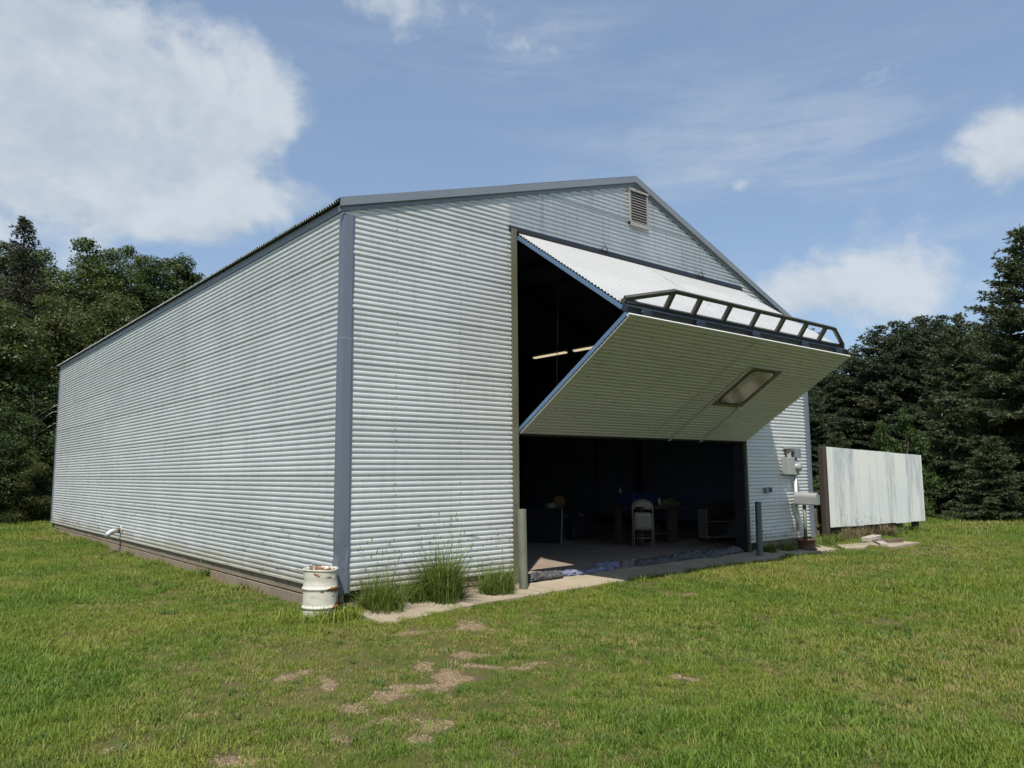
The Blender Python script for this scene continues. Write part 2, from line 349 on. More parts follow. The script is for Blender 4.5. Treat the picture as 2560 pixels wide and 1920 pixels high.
def mkobj(name, mesh, material, parent=None, label=None, cat=None, group=None, kind=None):
    if material and not mesh.materials: mesh.materials.append(MATS[material])
    o = bpy.data.objects.new(name, mesh); SC.collection.objects.link(o)
    if parent: o.parent = parent
    return tag(o, label, cat, group, kind)
def tag(o, label=None, cat=None, group=None, kind=None):
    if label: o['label'] = label
    if cat: o['category'] = cat
    if group: o['group'] = group
    if kind: o['kind'] = kind
    return o
def thing(name, label, cat, loc=(0, 0, 0), rz=0.0, group=None):
    o = bpy.data.objects.new(name, None); SC.collection.objects.link(o); o.location = loc; o.rotation_euler = (0, 0, rz); o.empty_display_size = .3
    return tag(o, label, cat, group)
def nparr_mesh(name, V, F, smooth=False):
    """V (n,3), F (m,k) arrays to mesh, fast"""
    m = bpy.data.meshes.new(name); k = F.shape[1]
    m.vertices.add(len(V)); m.vertices.foreach_set('co', np.asarray(V, np.float32).ravel())
    m.loops.add(F.size); m.loops.foreach_set('vertex_index', np.asarray(F, np.int32).ravel())
    m.polygons.add(len(F)); m.polygons.foreach_set('loop_start', np.arange(0, F.size, k, dtype=np.int32))
    m.update(calc_edges=True); m.validate()
    if smooth: m.polygons.foreach_set('use_smooth', [True] * len(F))
    return m
def vnoise(x, y, sc, seed=0):
    """cheap smooth value noise for layout"""
    x = np.asarray(x) * sc + seed * 17.3; y = np.asarray(y) * sc + seed * 9.1
    xi = np.floor(x); yi = np.floor(y); fx = x - xi; fy = y - yi; fx = fx * fx * (3 - 2 * fx); fy = fy * fy * (3 - 2 * fy)
    h = lambda a, b: np.modf(np.abs(np.sin(a * 127.1 + b * 311.7) * 43758.5453))[0]
    return (h(xi, yi) * (1 - fx) + h(xi + 1, yi) * fx) * (1 - fy) + (h(xi, yi + 1) * (1 - fx) + h(xi + 1, yi + 1) * fx) * fy

# ------------------------------------------------------------------ ground
GZ = -0.25; WID = 10.85; LEN = 18.06; SLAB = -0.16
def gh(x, y): return GZ + .05 * (vnoise(x, y, .35, 3) - .5) + .025 * (vnoise(x, y, 1.3, 4) - .5) - np.clip(np.hypot(x, y) - 60, 0, None) * .0
PATCH = []
for (px, py, a, b) in [(1040, 1357, .36, .15), (940, 1367, .36, .10), (1000, 1415, .24, .13), (1022, 1450, .24, .08), (942, 1472, .20, .20), (870, 1503, .22, .18),
                       (735, 1583, .16, .08), (930, 1580, .24, .07), (850, 1558, .14, .06), (640, 1473, .12, .10), (540, 1655, .16, .10), (445, 1548, .10, .05), (240, 1613, .08, .05),
                       (900, 1450, .16, .10), (790, 1520, .20, .13), (1110, 1440, .20, .07), (690, 1490, .10, .08), (40, 1600, .07, .05),
                       (1425, 1281, .45, .10), (1650, 1234, .30, .10), (1620, 1243, .2, .06), (1880, 1240, .3, .08), (1420, 1470, .10, .06), (2110, 1450, .12, .05), (1560, 1620, .08, .06),
                       (2080, 1610, .08, .05), (430, 1620, .07, .05), (660, 1600, .09, .06)]:
    q = on_z(px * 1.1573, py * 1.1573, GZ); PATCH.append((q[0], q[1], a, b))
RX, RY = CR[0] / math.hypot(CR[0], CR[1]), CR[1] / math.hypot(CR[0], CR[1])
def bare(x, y):
    x = np.asarray(x, float); y = np.asarray(y, float); o = np.zeros(x.shape); x0_, y0_ = x, y
    x = x0_ + .42 * (vnoise(x0_, y0_, 2.3, 61) - .5) + .22 * (vnoise(x0_, y0_, 6.5, 62) - .5); y = y0_ + .42 * (vnoise(x0_, y0_, 2.3, 63) - .5) + .22 * (vnoise(x0_, y0_, 6.5, 64) - .5)
    for (cx, cy, a, b) in PATCH:
        dx = x - cx; dy = y - cy; u = (dx * RX + dy * RY) / (a * .70); v = (-dx * RY + dy * RX) / (b * 1.12)
        o = np.maximum(o, np.exp(-(u * u + v * v) * .8))
    return o
# front edge of the concrete apron (x, y)
EDGE = np.array([(.02, -.80), (.08, -.97), (.28, -.96), (.73, -.88), (1.1, -.76), (1.75, -.66), (2.2, -.66), (2.8, -.60), (3.45, -.62), (4.36, -.56), (4.9, -.50), (5.7, -.48), (6.9, -.42), (7.9, -.46), (8.7, -.50), (9.6, -.50), (10.75, -.58), (10.95, -.15)])
def edge_y(x): return np.interp(x, EDGE[:, 0], EDGE[:, 1])
gx = np.unique(np.concatenate([np.linspace(-600, -20, 14), np.arange(-20, -6, 1.0), np.arange(-6, 12.001, .07), np.arange(12, 45, .8), np.linspace(45, 600, 14)]))
gy = np.unique(np.concatenate([np.linspace(-600, -20, 14), np.arange(-20, -8, 1.0), np.arange(-8, 1.2, .07), np.arange(1.2, 45, .6), np.linspace(45, 600, 14)]))
GXX, GYY = np.meshgrid(gx, gy); GV = np.stack([GXX.ravel(), GYY.ravel(), gh(GXX, GYY).ravel()], 1)
ins_b = (GV[:, 0] > .02) & (GV[:, 0] < WID + .05) & (GV[:, 1] > -.9) & (GV[:, 1] < LEN + .05) & (GV[:, 1] > edge_y(GV[:, 0]) - .02)
GV[:, 2] = np.where(ins_b, np.minimum(GV[:, 2], GZ - .03), GV[:, 2])
nx_, ny_ = len(gx), len(gy); ii, jj = np.meshgrid(np.arange(nx_ - 1), np.arange(ny_ - 1)); a0 = (jj * nx_ + ii).ravel()
gm = nparr_mesh('ground', GV, np.stack([a0, a0 + 1, a0 + nx_ + 1, a0 + nx_], 1), True)
ba = gm.attributes.new('bare', 'FLOAT', 'POINT'); ba.data.foreach_set('value', (bare(GV[:, 0], GV[:, 1]) + .75 * (vnoise(GV[:, 0], GV[:, 1], 5, 5) - .5) * (np.hypot(GV[:, 0], GV[:, 1]) < 30)).astype(np.float32))
mkobj('ground', gm, 'lawn_soil', kind='structure')

# concrete apron in front of the shed: several poured slabs with open joints
def slab_piece(name, x0, x1, z_in=SLAB - .008, z_out=GZ + .03, ybk=-.012, n=14):
    mb = MB(); xs = np.linspace(x0, x1, n); top = []
    for x in xs:
        yf = min(float(edge_y(x)) + random.uniform(-.012, .012), ybk - .05)
        top.append(((x, ybk, z_in), (x, yf, z_out)))
    v = []; f = []
    for (a, b) in top: v += [a, b, (b[0], b[1], b[2] - .12), (a[0], a[1], a[2] - .2)]
    for i in range(n - 1):
        k = 4 * i; f += [(k, k + 1, k + 5, k + 4), (k + 1, k + 2, k + 6, k + 5), (k + 3, k, k + 4, k + 7)]
    f += [(0, 3, 2, 1), (4 * n - 4, 4 * n - 3, 4 * n - 2, 4 * n - 1)]
    mb.add(v, f); return mb.obj(name, 'concrete_apron', APRON)
APRON = MB().box((.3, -.35, -.5), (10.4, -.02, -.30)).obj('concrete_apron', 'concrete_apron', kind='structure')
for (a, b) in ((.04, 2.63), (2.645, 5.60), (5.615, 8.60), (8.615, 10.9)): slab_piece('slab', a, b)

# ------------------------------------------------------------------ the shed
PITCH = .0677; SLOPE = .302; EH = 4.585; SLOPR = .372; EHR = EH - (SLOPR - SLOPE) * WID / 2
SHED = thing('metal_shed', 'long silver corrugated metal shed with grey trim and raised bifold door', 'shed', (0, 0, 0))
def profile(n, amp=.0076):
    """flat ridge, short slope back, flat valley, short slope out"""
    return amp * np.interp(np.mod(n, 1.0), [0, .04, .43, .47, .59, .63, .85, .89, .985, 1.0], [.90, 1, 1, .90, -.90, -1, -1, -.90, .80, .90])
def sheet_mesh(name, ulen, vlen, nu=6, amp=.0076, per=16, lap=.006, pitch=PITCH, phase=0.0):
    """corrugated sheet, ridges run along local X, stacked along local Y, bulging to local Z"""
    K_ = np.array([0, .04, .43, .47, .59, .63, .85, .89, .985]); kk = np.arange(-1, int(vlen / pitch) + 2)
    v = ((kk[:, None] + K_[None]) - phase).ravel() * pitch; v = np.unique(np.concatenate([[0.0], v[(v > 1e-4) & (v < vlen - 1e-4)], [vlen]])); nv = len(v); u = np.linspace(0, ulen, nu)
    U, Vv = np.meshgrid(u, v); Z = profile(Vv / pitch + phase, amp) + lap * (1 - Vv / vlen)
    V = np.stack([U.ravel(), Vv.ravel(), Z.ravel()], 1)
    ii, jj = np.meshgrid(np.arange(nu - 1), np.arange(nv - 1)); a = (jj * nu + ii).ravel()
    return nparr_mesh(name, V, np.stack([a, a + 1, a + nu + 1, a + nu], 1), False)
def frame(o, u, v, n): return Matrix(((u[0], v[0], n[0], o[0]), (u[1], v[1], n[1], o[1]), (u[2], v[2], n[2], o[2]), (0, 0, 0, 1)))
ROWH = 10 * PITCH
# side wall towards the lawn: lining and sheets
def wall_part(boxes, name='wall', m='interior_dark'):
    mb = MB()
    for a, b in boxes: mb.box(a, b)
    return mb.obj(name, m, SHED)
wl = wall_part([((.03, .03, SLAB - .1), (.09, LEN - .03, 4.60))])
ms_full = sheet_mesh('siding_sheet', 6.035, ROWH, 7); ms_top = sheet_mesh('siding_sheet_short', 6.035, EH - 6 * ROWH, 7); ms_topr = sheet_mesh('siding_sheet_short', 6.035, EHR - 6 * ROWH, 7)
for m_ in (ms_full, ms_top, ms_topr): m_.materials.append(MATS['siding_weathered'])
for row in range(7):
    for c in range(3):
        o = mkobj('siding_sheet', ms_full if row < 6 else ms_top, None, wl)
        # local X runs from the far end to the near corner
        jit = random.uniform(-.0015, .0015)
        o.matrix_local = frame((jit - .0015 * c, LEN - c * 6.02 + random.uniform(-.004, .004), row * ROWH), (0, -1, 0), (0, 0, 1), (-1, 0, 0))
# screws along ridges
def screws(mb, pts, n, r=.009):
    n = np.array(n, float); a = np.cross(n, (0, 0, 1)); 
    if np.linalg.norm(a) < .1: a = np.array((1., 0, 0))
    a /= np.linalg.norm(a); b = np.cross(n, a)
    for p in pts:
        p = np.array(p); ring = [p + (a * math.cos(k * math.pi / 3) + b * math.sin(k * math.pi / 3)) * r for k in range(6)]
        mb.add(ring + [p + n * .006], [(k, (k + 1) % 6, 6) for k in range(6)])
mb = MB(); pts = []
for k, y in enumerate(np.arange(.5, LEN - .2, .92)):
    for z in np.arange((.21 * PITCH), 4.5, PITCH * (2 if k % 2 else 3)): pts.append((-.0105, y + random.uniform(-.02, .02), z))
screws(mb, pts, (-1, 0, 0)); mb.obj('screws', 'screw_dark', wl, kind='stuff')

# front wall: sheets cut to the gable slope
roofz = lambda x: min(EH + SLOPE * x, EHR + SLOPR * (WID - x))
wf = wall_part([((.09, .03, SLAB - .1), (2.62, .09, 4.6)), ((8.56, .03, SLAB - .1), (WID - .09, .09, 4.2)), ((2.62, .03, 4.93), (8.56, .09, 5.3)), ((2.7, .03, 5.1), (7.9, .09, 5.15))])
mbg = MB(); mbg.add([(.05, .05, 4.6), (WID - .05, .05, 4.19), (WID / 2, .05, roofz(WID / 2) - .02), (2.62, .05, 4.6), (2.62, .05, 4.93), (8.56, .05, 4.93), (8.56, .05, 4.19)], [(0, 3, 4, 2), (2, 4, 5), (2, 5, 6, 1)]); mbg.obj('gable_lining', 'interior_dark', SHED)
def front_sheet(x0, x1, z0, z1, m, off=0.0):
    k0 = round(z0 / PITCH, 4)
    me = sheet_mesh('siding_sheet', x1 - x0, z1 - z0, max(3, int((x1 - x0) / .45)), phase=(z0 / PITCH) % 1)
    bm = bmesh.new(); bm.from_mesh(me); bpy.data.meshes.remove(me)
    bm.transform(frame((x0, -off, z0), (1, 0, 0), (0, 0, 1), (0, -1, 0)))
    for (p, n) in (((0, 0, EH), (-SLOPE, 0, 1)), ((WID, 0, EHR), (SLOPR, 0, 1))):
        bmesh.ops.bisect_plane(bm, geom=bm.verts[:] + bm.edges[:] + bm.faces[:], plane_co=p, plane_no=n, clear_outer=True)
    if not bm.faces: bm.free(); return
    bmesh.ops.reverse_faces(bm, faces=[f for f in bm.faces if False])
    me = bpy.data.meshes.new('siding_sheet'); bm.to_mesh(me); bm.free(); me.update()
    return mkobj('siding_sheet', me, m, wf)
row = 0
while row * ROWH < 6.2:
    z0 = row * ROWH; z1 = z0 + ROWH
    j = lambda: random.uniform(0, .0012)
    mlow = 'siding_weathered'
    front_sheet(0.0, 2.66, z0, z1, mlow, j())
    front_sheet(8.50, WID, z0, z1, mlow, j())
    row += 1
for (x0, x1) in ((2.64, 5.60), (5.57, 8.53)):
    z0 = 4.90; 
    while z0 < 6.25: front_sheet(x0, x1, z0, z0 + ROWH, 'siding_galvanised', .002 + j()); z0 += ROWH
mb = MB(); pts = []
for xx in (.75, 1.75, 2.6, 8.62, 9.55, 10.4):
    for z in np.arange((.21 * PITCH), roofz(xx) - .05, PITCH * 2): pts.append((xx + random.uniform(-.012, .012), -.0115, z))
for xx in np.arange(3.3, 8.5, .74):
    for z in np.arange(72.21 * PITCH + .06, roofz(xx) - .08, PITCH * 2): pts.append((xx + random.uniform(-.012, .012), -.0125, z))
screws(mb, pts, (0, -1, 0)); mb.obj('screws', 'screw_dark', wf, kind='stuff')
# far side wall and back wall (closed shell, seen only from inside)
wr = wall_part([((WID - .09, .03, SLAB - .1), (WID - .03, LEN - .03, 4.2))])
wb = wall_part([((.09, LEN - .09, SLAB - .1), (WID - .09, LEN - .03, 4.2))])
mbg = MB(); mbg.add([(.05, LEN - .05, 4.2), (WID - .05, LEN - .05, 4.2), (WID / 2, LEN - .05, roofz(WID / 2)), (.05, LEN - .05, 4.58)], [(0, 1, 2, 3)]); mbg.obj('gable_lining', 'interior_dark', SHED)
for row in range(7):
    for c in range(3):
        o = mkobj('siding_sheet', ms_full if row < 6 else ms_topr, None, wr); o.matrix_local = frame((WID, c * 6.02, row * ROWH), (0, 1, 0), (0, 0, 1), (1, 0, 0))
mli = sheet_mesh('liner_sheet', 5.95, .95, 2, .016, 9, .004, .135); mli.materials.append(MATS['liner_blue'])
for row in range(4):
    for c in range(3):
        o = mkobj('liner_sheet', mli, None, wr); o.matrix_local = frame((WID - .112, 6.0 + c * 6.0, SLAB + .35 + row * .95), (0, -1, 0), (0, 0, 1), (-1, 0, 0))
msb = sheet_mesh('siding_sheet_back', WID / 2 + .01, ROWH, 4); msb.materials.append(MATS['siding_weathered'])
for row in range(6):
    for c in range(2):
        o = mkobj('siding_sheet', msb, None, wb); o.matrix_local = frame((WID - c * WID / 2, LEN, row * ROWH), (-1, 0, 0), (0, 0, 1), (0, 1, 0))
# floor
MB().box((.1, -.01, SLAB - .2), (WID - .1, LEN - .1, SLAB)).obj('floor_slab', 'concrete_floor', SHED)
# foundation of concrete blocks
fnd = MB().box((.035, .035, -.6), (.2, LEN - .03, -.004)).box((.2, .035, -.6), (2.6, .2, -.004)).box((8.6, .035, -.6), (WID - .2, .2, -.004)).box((WID - .2, .035, -.6), (WID - .035, LEN - .03, -.004)).obj('foundation', 'block_mortar', SHED)
def blockmesh(l, h, axis):
    mb = MB()
    if axis == 'y': mb.box((0, 0, 0), (.06, l, h), .006)
    else: mb.box((0, 0, 0), (l, .06, h), .006)
    m = mb.mesh('block'); m.materials.append(MATS['concrete_block']); return m
by, bx, bys = blockmesh(.390, .185, 'y'), blockmesh(.390, .185, 'x'), blockmesh(.190, .185, 'y')
for course, z in enumerate((-.328, -.128)):
    hgt = .19 if course == 0 else .13
    if course == 1: by, bx, bys = blockmesh(.390, .12, 'y'), blockmesh(.390, .12, 'x'), blockmesh(.190, .12, 'y')
    y = .005
    if course == 1: mkobj('block', bys, None, fnd).location = (.018, y, z); y += .207
    while y < LEN - .4:
        mkobj('block', by, None, fnd).location = (.018 + random.uniform(-.003, .003), y, z); y += .407
    for x in list(np.arange(.085 + .2 * course, 2.3, .407)) + list(np.arange(8.62 + .2 * course, WID - .42, .407)):
        mkobj('block', bx, None, fnd).location = (x, .016 + random.uniform(-.003, .003), z)

# roof: corrugated sheets running down both slopes
sl = math.hypot(1, SLOPE); RT = 4.735; OV = .095
roof = MB()
for sgn in (0, 1):
    X = (lambda x: x) if sgn == 0 else (lambda x: WID - x)
    e_ = RT - .055 - (0 if sgn == 0 else EH - EHR); pk = RT - .055 + SLOPE * WID / 2
    v = [(X(-.02), -.02, e_), (X(WID / 2), -.02, pk), (X(WID / 2), LEN + .02, pk), (X(-.02), LEN + .02, e_)]
    roof.add(v + [(a, b, c - .04) for a, b, c in v], [(0, 1, 2, 3), (7, 6, 5, 4), (0, 4, 5, 1), (3, 2, 6, 7), (0, 3, 7, 4)])
roof = roof.obj('roof', 'roof_lining', SHED)
SLN = (WID / 2 + OV) * sl
nsheet = 28; SW = 10 * PITCH
msr = sheet_mesh('roof_sheet', SLN, SW, 3, .010, 9, .003); msr.materials.append(MATS['roof_metal']); slr = math.hypot(1, SLOPR); RTR = RT - EH + EHR; msr2 = sheet_mesh('roof_sheet', (WID / 2 + OV) * slr, SW, 3, .010, 9, .003); msr2.materials.append(MATS['roof_metal'])
for side in (0, 1):
    for k in range(nsheet):
        y0 = -.055 + k * (LEN + .11 - SW) / (nsheet - 1)
        if side == 0: o = mkobj('roof_sheet', msr, None, roof); o.matrix_local = frame((-OV, y0, RT - SLOPE * OV - .02), (1 / sl, 0, SLOPE / sl), (0, 1, 0), (-SLOPE / sl, 0, 1 / sl))
        else: o = mkobj('roof_sheet', msr2, None, roof); o.matrix_local = frame((WID + OV, y0 + SW, RTR - SLOPR * OV - .02), (-1 / slr, 0, SLOPR / slr), (0, -1, 0), (SLOPR / slr, 0, 1 / slr))
for k in range(7):
    xx = .75 + k * .72
    for (X, zz) in ((xx, RT - .16 + SLOPE * xx), (WID - xx, RT - .16 - (EH - EHR) + SLOPR * xx)): MB().beam((X, .15, zz), (X, LEN - .15, zz), .05, .12).obj('purlin', 'roof_lining', roof)
# eave trim
MB().box((-.024, .0, EH - .01), (.028, LEN, RT - .06)).obj('eave_trim', 'trim_grey', SHED)
MB().box((WID - .028, .0, EHR - .01), (WID + .024, LEN, RTR - .06)).obj('eave_trim', 'trim_grey', SHED)
# rake trims: folded flashing in lengths that overlap
def rake(x0, x1, side, dy=0.0, name='rake_trim'):
    zt = (lambda x: RT + SLOPE * x) if side == 0 else (lambda x: RTR + SLOPR * x)
    mx = (lambda x: x) if side == 0 else (lambda x: WID - x)
    mb = MB(); y0, y1 = -.065 - dy, -.012
    def prism(za, zb, ya, yb):
        v = []
        for x in (x0, x1):
            for (y, z) in ((ya, zt(x) + za), (yb, zt(x) + za), (yb, zt(x) + zb), (ya, zt(x) + zb)): v.append((mx(x), y, z))
        f = [(0, 1, 2, 3), (7, 6, 5, 4), (0, 4, 5, 1), (1, 5, 6, 2), (2, 6, 7, 3), (3, 7, 4, 0)]
        mb.add(v, f if side == 0 else [tuple(reversed(q)) for q in f])
    prism(.0 + dy, .006 + dy, y0, .10)              # top leaf
    prism(-.098, .0, y0, y0 + .006)            # face
    prism(-.104, -.098, y0, y1)             # soffit
    prism(-.165, -.104, -.026, -.017)             # wall leg
    return mb.obj(name, 'trim_grey', SHED)
for side in (0, 1):
    rake(-OV, 2.600, side, .0); rake(2.604, WID / 2 - (.0 if side == 0 else .002), side, .003)
# corner trims (with the dent near the foot of the near one)
def corner_trim(cx, cy, sx, sy, dent=False):
    mb = MB(); zs = np.concatenate([np.linspace(-.02, 1.0, 24), [1.5, 2.2, 2.985, 3.0], np.linspace(3.05, (EH if cx < 1 else EHR) - .05, 10)])
    prof = [(.02, .115), (-.014, .11), (-.022, .10), (-.022, .08), (-.024, .0), (-.022, -.022), (.0, -.024), (.08, -.024), (.104, -.024), (.118, -.014), (.138, -.012)]
    v = []
    for z in zs:
        for (a, b) in prof:
            if z < 2.99: a -= .004 * (a < 0); b -= .004 * (b < 0)
            if dent and z < .75:
                d = .013 * math.exp(-((z - .47) / .17) ** 2) * math.exp(-((a - .05) / .05) ** 2) * (1 if b < 0 else 0); b += d
                d2 = .012 * math.exp(-((z - .35) / .1) ** 2) * math.exp(-((b) / .04) ** 2) * (1 if a < 0 else 0); a += d2; b -= d2 * .5
                a += .008 * math.sin(z * 17) * math.exp(-((z - .3) / .25) ** 2)
            v.append((cx + sx * a, cy + sy * b, z))
    n = len(prof); f = [(i * n + k, i * n + k + 1, (i + 1) * n + k + 1, (i + 1) * n + k) for i in range(len(zs) - 1) for k in range(n - 1)]
    if sx * sy < 0: f = [tuple(reversed(q)) for q in f]
    return mb.add(v, f).obj('corner_trim', 'trim_blue_grey', SHED)
corner_trim(0, 0, 1, 1, True); corner_trim(WID, 0, -1, 1); corner_trim(0, LEN, 1, -1); corner_trim(WID, LEN, -1, -1)
# louvred vent in the gable
vent = MB().box((5.27, -.05, 5.50), (5.30, -.01, 6.13)).box((5.72, -.05, 5.50), (5.75, -.01, 6.13)).box((5.27, -.055, 5.49), (5.75, -.01, 5.56)).box((5.265, -.065, 6.10), (5.755, -.01, 6.135)).obj('vent', 'aluminium_vent', SHED)
MB().box((5.29, -.022, 5.53), (5.73, -.0165, 6.12)).obj('vent_gap_shade', 'dark_stuff', vent)  # near-black sheet stands in for the shade in the gaps behind the slats
for k in range(11):
    z = 5.585 + k * .047; MB().beam((5.30, -.040, z), (5.72, -.040, z), .008, .013).obj('slat', 'aluminium_vent', vent)
# door opening: jambs, header
jl = MB().box((2.655, -.035, -.2), (2.755, .14, 4.90)).obj('door_jamb', 'jamb_steel', SHED)
MB().box((2.668, -.040, .985), (2.757, -.035, .992)).box((2.662, -.039, .91), (2.75, -.0352, 1.06)).obj('splice_plate', 'jamb_steel', jl)
jr = MB().box((8.455, -.03, -.2), (8.49, .02, 4.88)).obj('door_jamb', 'jamb_steel', SHED)
MB().box((8.42, .02, -.16), (8.55, .24, 4.88)).obj('jamb_column', 'interior_dark', jr)
MB().box((2.60, .02, -.16), (2.72, .24, 4.88)).obj('jamb_column', 'interior_dark', jl)
MB().box((2.62, -.03, 4.865), (8.56, .12, 4.93)).obj('door_header', 'frame_navy', SHED)
MB().beam((2.80, -.045, 4.862), (8.52, -.050, 4.842), .035, .03).obj('weather_strip', 'rubber', SHED)
# interior frames
for y in (4.5, 9.0, 13.5):
    t = MB()
    for sg in (0, 1):
        X = (lambda x: x) if sg == 0 else (lambda x: WID - x)
        e_ = 4.42 if sg == 0 else 4.04; t.beam((X(.2), y, SLAB), (X(.2), y, e_), .16, .2); t.beam((X(.2), y, e_), (X(WID / 2), y, 5.98), .12, .2)
        t.beam((X(1.8), y, 4.15), (X(2.6), y, 4.95), .08, .08)
    t.obj('roof_truss', 'interior_steel', SHED)

# the raised bifold door
DX0, DX1 = 2.765, 8.45
PT = np.array((0, -.045, 4.815)); PHU = np.array((0, -2.055, 3.405)); PHL = np.array((0, -2.11, 3.285)); PB = np.array((0, -.035, 1.925))
du = (PHU - PT); LU = np.linalg.norm(du); du /= LU; nu_ = np.cross((1, 0, 0), du); nu_ = nu_ if nu_[2] > 0 else -nu_
dl = (PHL - PB); LL = np.linalg.norm(dl); dl /= LL; nl_ = np.cross((1, 0, 0), dl); nl_ = nl_ if nl_[2] < 0 else -nl_
X_ = np.array((1., 0, 0))
door = MB()
def leaf_frame(p0, d, L, n):
    off = -n * .045
    for x in (DX0 + .9, DX0 + 1.9, DX0 + 2.85, DX0 + 3.8, DX0 + 4.8):
        door.beam(p0 + off + X_ * x + d * .06, p0 + off + X_ * x + d * (L - .06), .05, .06, n)
    for s_ in (.05, L * .5, L - .05): door.beam(p0 + off + X_ * (DX0 + .07) + d * s_, p0 + off + X_ * (DX1 - .07) + d * s_, .06, .06, n)
leaf_frame(PT, du, LU, nu_); leaf_frame(PB, dl, LL, nl_)
door = door.obj('bifold_door', 'frame_navy', SHED)
for (p0, d, L, n) in ((PT, du, LU, nu_), (PB, dl, LL, nl_)):
    for x in (DX0 + .03, DX1 - .03):
        MB().beam(p0 - n * .036 + X_ * x + d * .01, p0 - n * .036 + X_ * x + d * (L - .01), .06, .055, n).obj('edge_channel', 'frame_blue', door)
def door_sheets(p0, d, L, n, flip, nrow=4, holes=None):
    h = L / nrow; xm = (DX0 + DX1) / 2
    for r in range(nrow):
        for (a, b) in ((DX0, xm + .02), (xm - .02, DX1)):
            k = round(h / PITCH); me = sheet_mesh('door_sheet', b - a, h, 6, .0068, 9, .003, h / k)
            o = mkobj('door_sheet', me, 'siding_door', door); v = d; u = X_
            if np.cross(u, v) @ n < 0: o.matrix_local = frame(p0 + X_ * b + d * h * r + n * .012, -u, v, n)
            else: o.matrix_local = frame(p0 + X_ * a + d * h * r + n * .012, u, v, n)
door_sheets(PT, du, LU, nu_, False); door_sheets(PB, dl, LL, nl_, True)
# drips and edge trims on the lower leaf, hinge beam, truss
MB().beam(PB + dl * (LL + .004) + nl_ * .005 + X_ * (DX0 - .01), PB + dl * (LL + .004) + nl_ * .005 + X_ * (DX1 + .02), .045, .02, nl_).obj('edge_trim', 'white_paint', door)
MB().beam(PB + nl_ * .028 + X_ * (DX0 + .004) + dl * .02, PB + nl_ * .028 + X_ * (DX0 + .004) + dl * LL, .03, .006, nl_).obj('edge_trim', 'white_paint', door)
MB().beam(PB - dl * .02 + X_ * DX0, PB - dl * .02 + X_ * DX1, .05, .05, nl_).obj('bottom_seal', 'rubber', door)
MB().beam(PHU + du * .02 - nu_ * .02 + X_ * DX0, PHU + du * .02 - nu_ * .02 + X_ * (DX1), .09, .09, nu_).obj('hinge_beam', 'frame_navy', door)
for x in (DX0 + .35, 4.25, 5.6, 7.0, 8.1):
    MB().box((x - .09, -2.13, 3.30), (x + .09, -2.09, 3.385), .008).tube([(x - .11, -2.115, 3.345), (x + .11, -2.115, 3.345)], .018, 8).obj('hinge', 'frame_navy', door)
B0 = PHU - du * .06 + nu_ * .035; TD = .27
pl = lambda x, dpt: B0 + X_ * x + nu_ * dpt
MB().beam(pl(DX0, .0), pl(DX1 - .02, .0), .07, .05, nu_).obj('truss_chord', 'truss_steel', door)
MB().beam(pl(DX0 + .02, .04), pl(3.62, TD), .06, .05, nu_).beam(pl(3.60, TD), pl(7.86, TD), .06, .05, nu_).beam(pl(7.84, TD), pl(DX1 - .06, .03), .06, .05, nu_).obj('truss_chord', 'truss_steel', door)
for x in (3.60, 4.19, 4.89, 5.60, 6.30, 6.98, 7.58):
    MB().beam(pl(x, .02), pl(x, TD - .02), .055, .06, X_).obj('truss_strut', 'truss_steel', door)
MB().box((2.80, -2.07, 3.44), (3.0, -1.98, 3.50), .006).obj('truss_bracket', 'truss_steel', door)
for x in (4.62, 7.20):
    MB().tube([(x - .10, -.03, 4.90), (x, -.07, 5.0), (x + .10, -.05, 4.86)], .010, 6).obj('lift_eye', 'trim_dark', door)
# walk door in the lower leaf: edge strips and a round-cornered window
pw = lambda x, v, dpt=.026: PB + X_ * x + dl * v + nl_ * dpt
for x in (6.16, 7.05): MB().beam(pw(x, -.05), pw(x, 1.97 if x < 7 else .93), .05, .012, nl_).obj('door_strip', 'siding_door', door)
MB().beam(pw(6.16, 1.955), pw(7.08, 1.955), .03, .012, nl_).obj('door_strip', 'siding_door', door)
def rrect(x0, x1, v0, v1, r, n=6):
    o = []
    for (cx, cv, a0) in ((x1 - r, v1 - r, 0), (x0 + r, v1 - r, 90), (x0 + r, v0 + r, 180), (x1 - r, v0 + r, 270)):
        for k in range(n): a = R(a0 + 90 * k / (n - 1)); o.append((cx + r * math.cos(a), cv + r * math.sin(a)))
    return o
fl = [pw(x, v, .030) for x, v in rrect(6.19, 7.06, .965, 1.94, .01)]; fi = [pw(x, v, .030) for x, v in rrect(6.29, 6.93, 1.06, 1.87, .09)]
gi = [pw(x, v, .034) for x, v in rrect(6.29, 6.93, 1.06, 1.87, .09)]; go = [pw(x, v, .034) for x, v in rrect(6.265, 6.955, 1.035, 1.895, .11)]
gb = [pw(x, v, .0325) for x, v in rrect(6.29, 6.93, 1.06, 1.87, .09)]
N = len(fl); wfm = MB().add(fl + fi + [p - nl_ * .03 for p in fl], [(k, (k + 1) % N, N + (k + 1) % N, N + k) for k in range(N)] + [(2 * N + k, 2 * N + (k + 1) % N, (k + 1) % N, k) for k in range(N)]).obj('window_frame', 'jamb_steel', door)
MB().add(gi + go + [p - nl_ * .006 for p in go], [(k, (k + 1) % N, N + (k + 1) % N, N + k) for k in range(N)] + [(N + k, N + (k + 1) % N, 2 * N + (k + 1) % N, 2 * N + k) for k in range(N)]).obj('window_gasket', 'rubber', door)
MB().add(gb + [p - nl_ * .006 for p in gb], [tuple(range(N)), tuple(reversed(range(N, 2 * N)))] + [(k, (k + 1) % N, N + (k + 1) % N, N + k) for k in range(N)]).obj('window_pane', 'grey_reflection_glass', door)
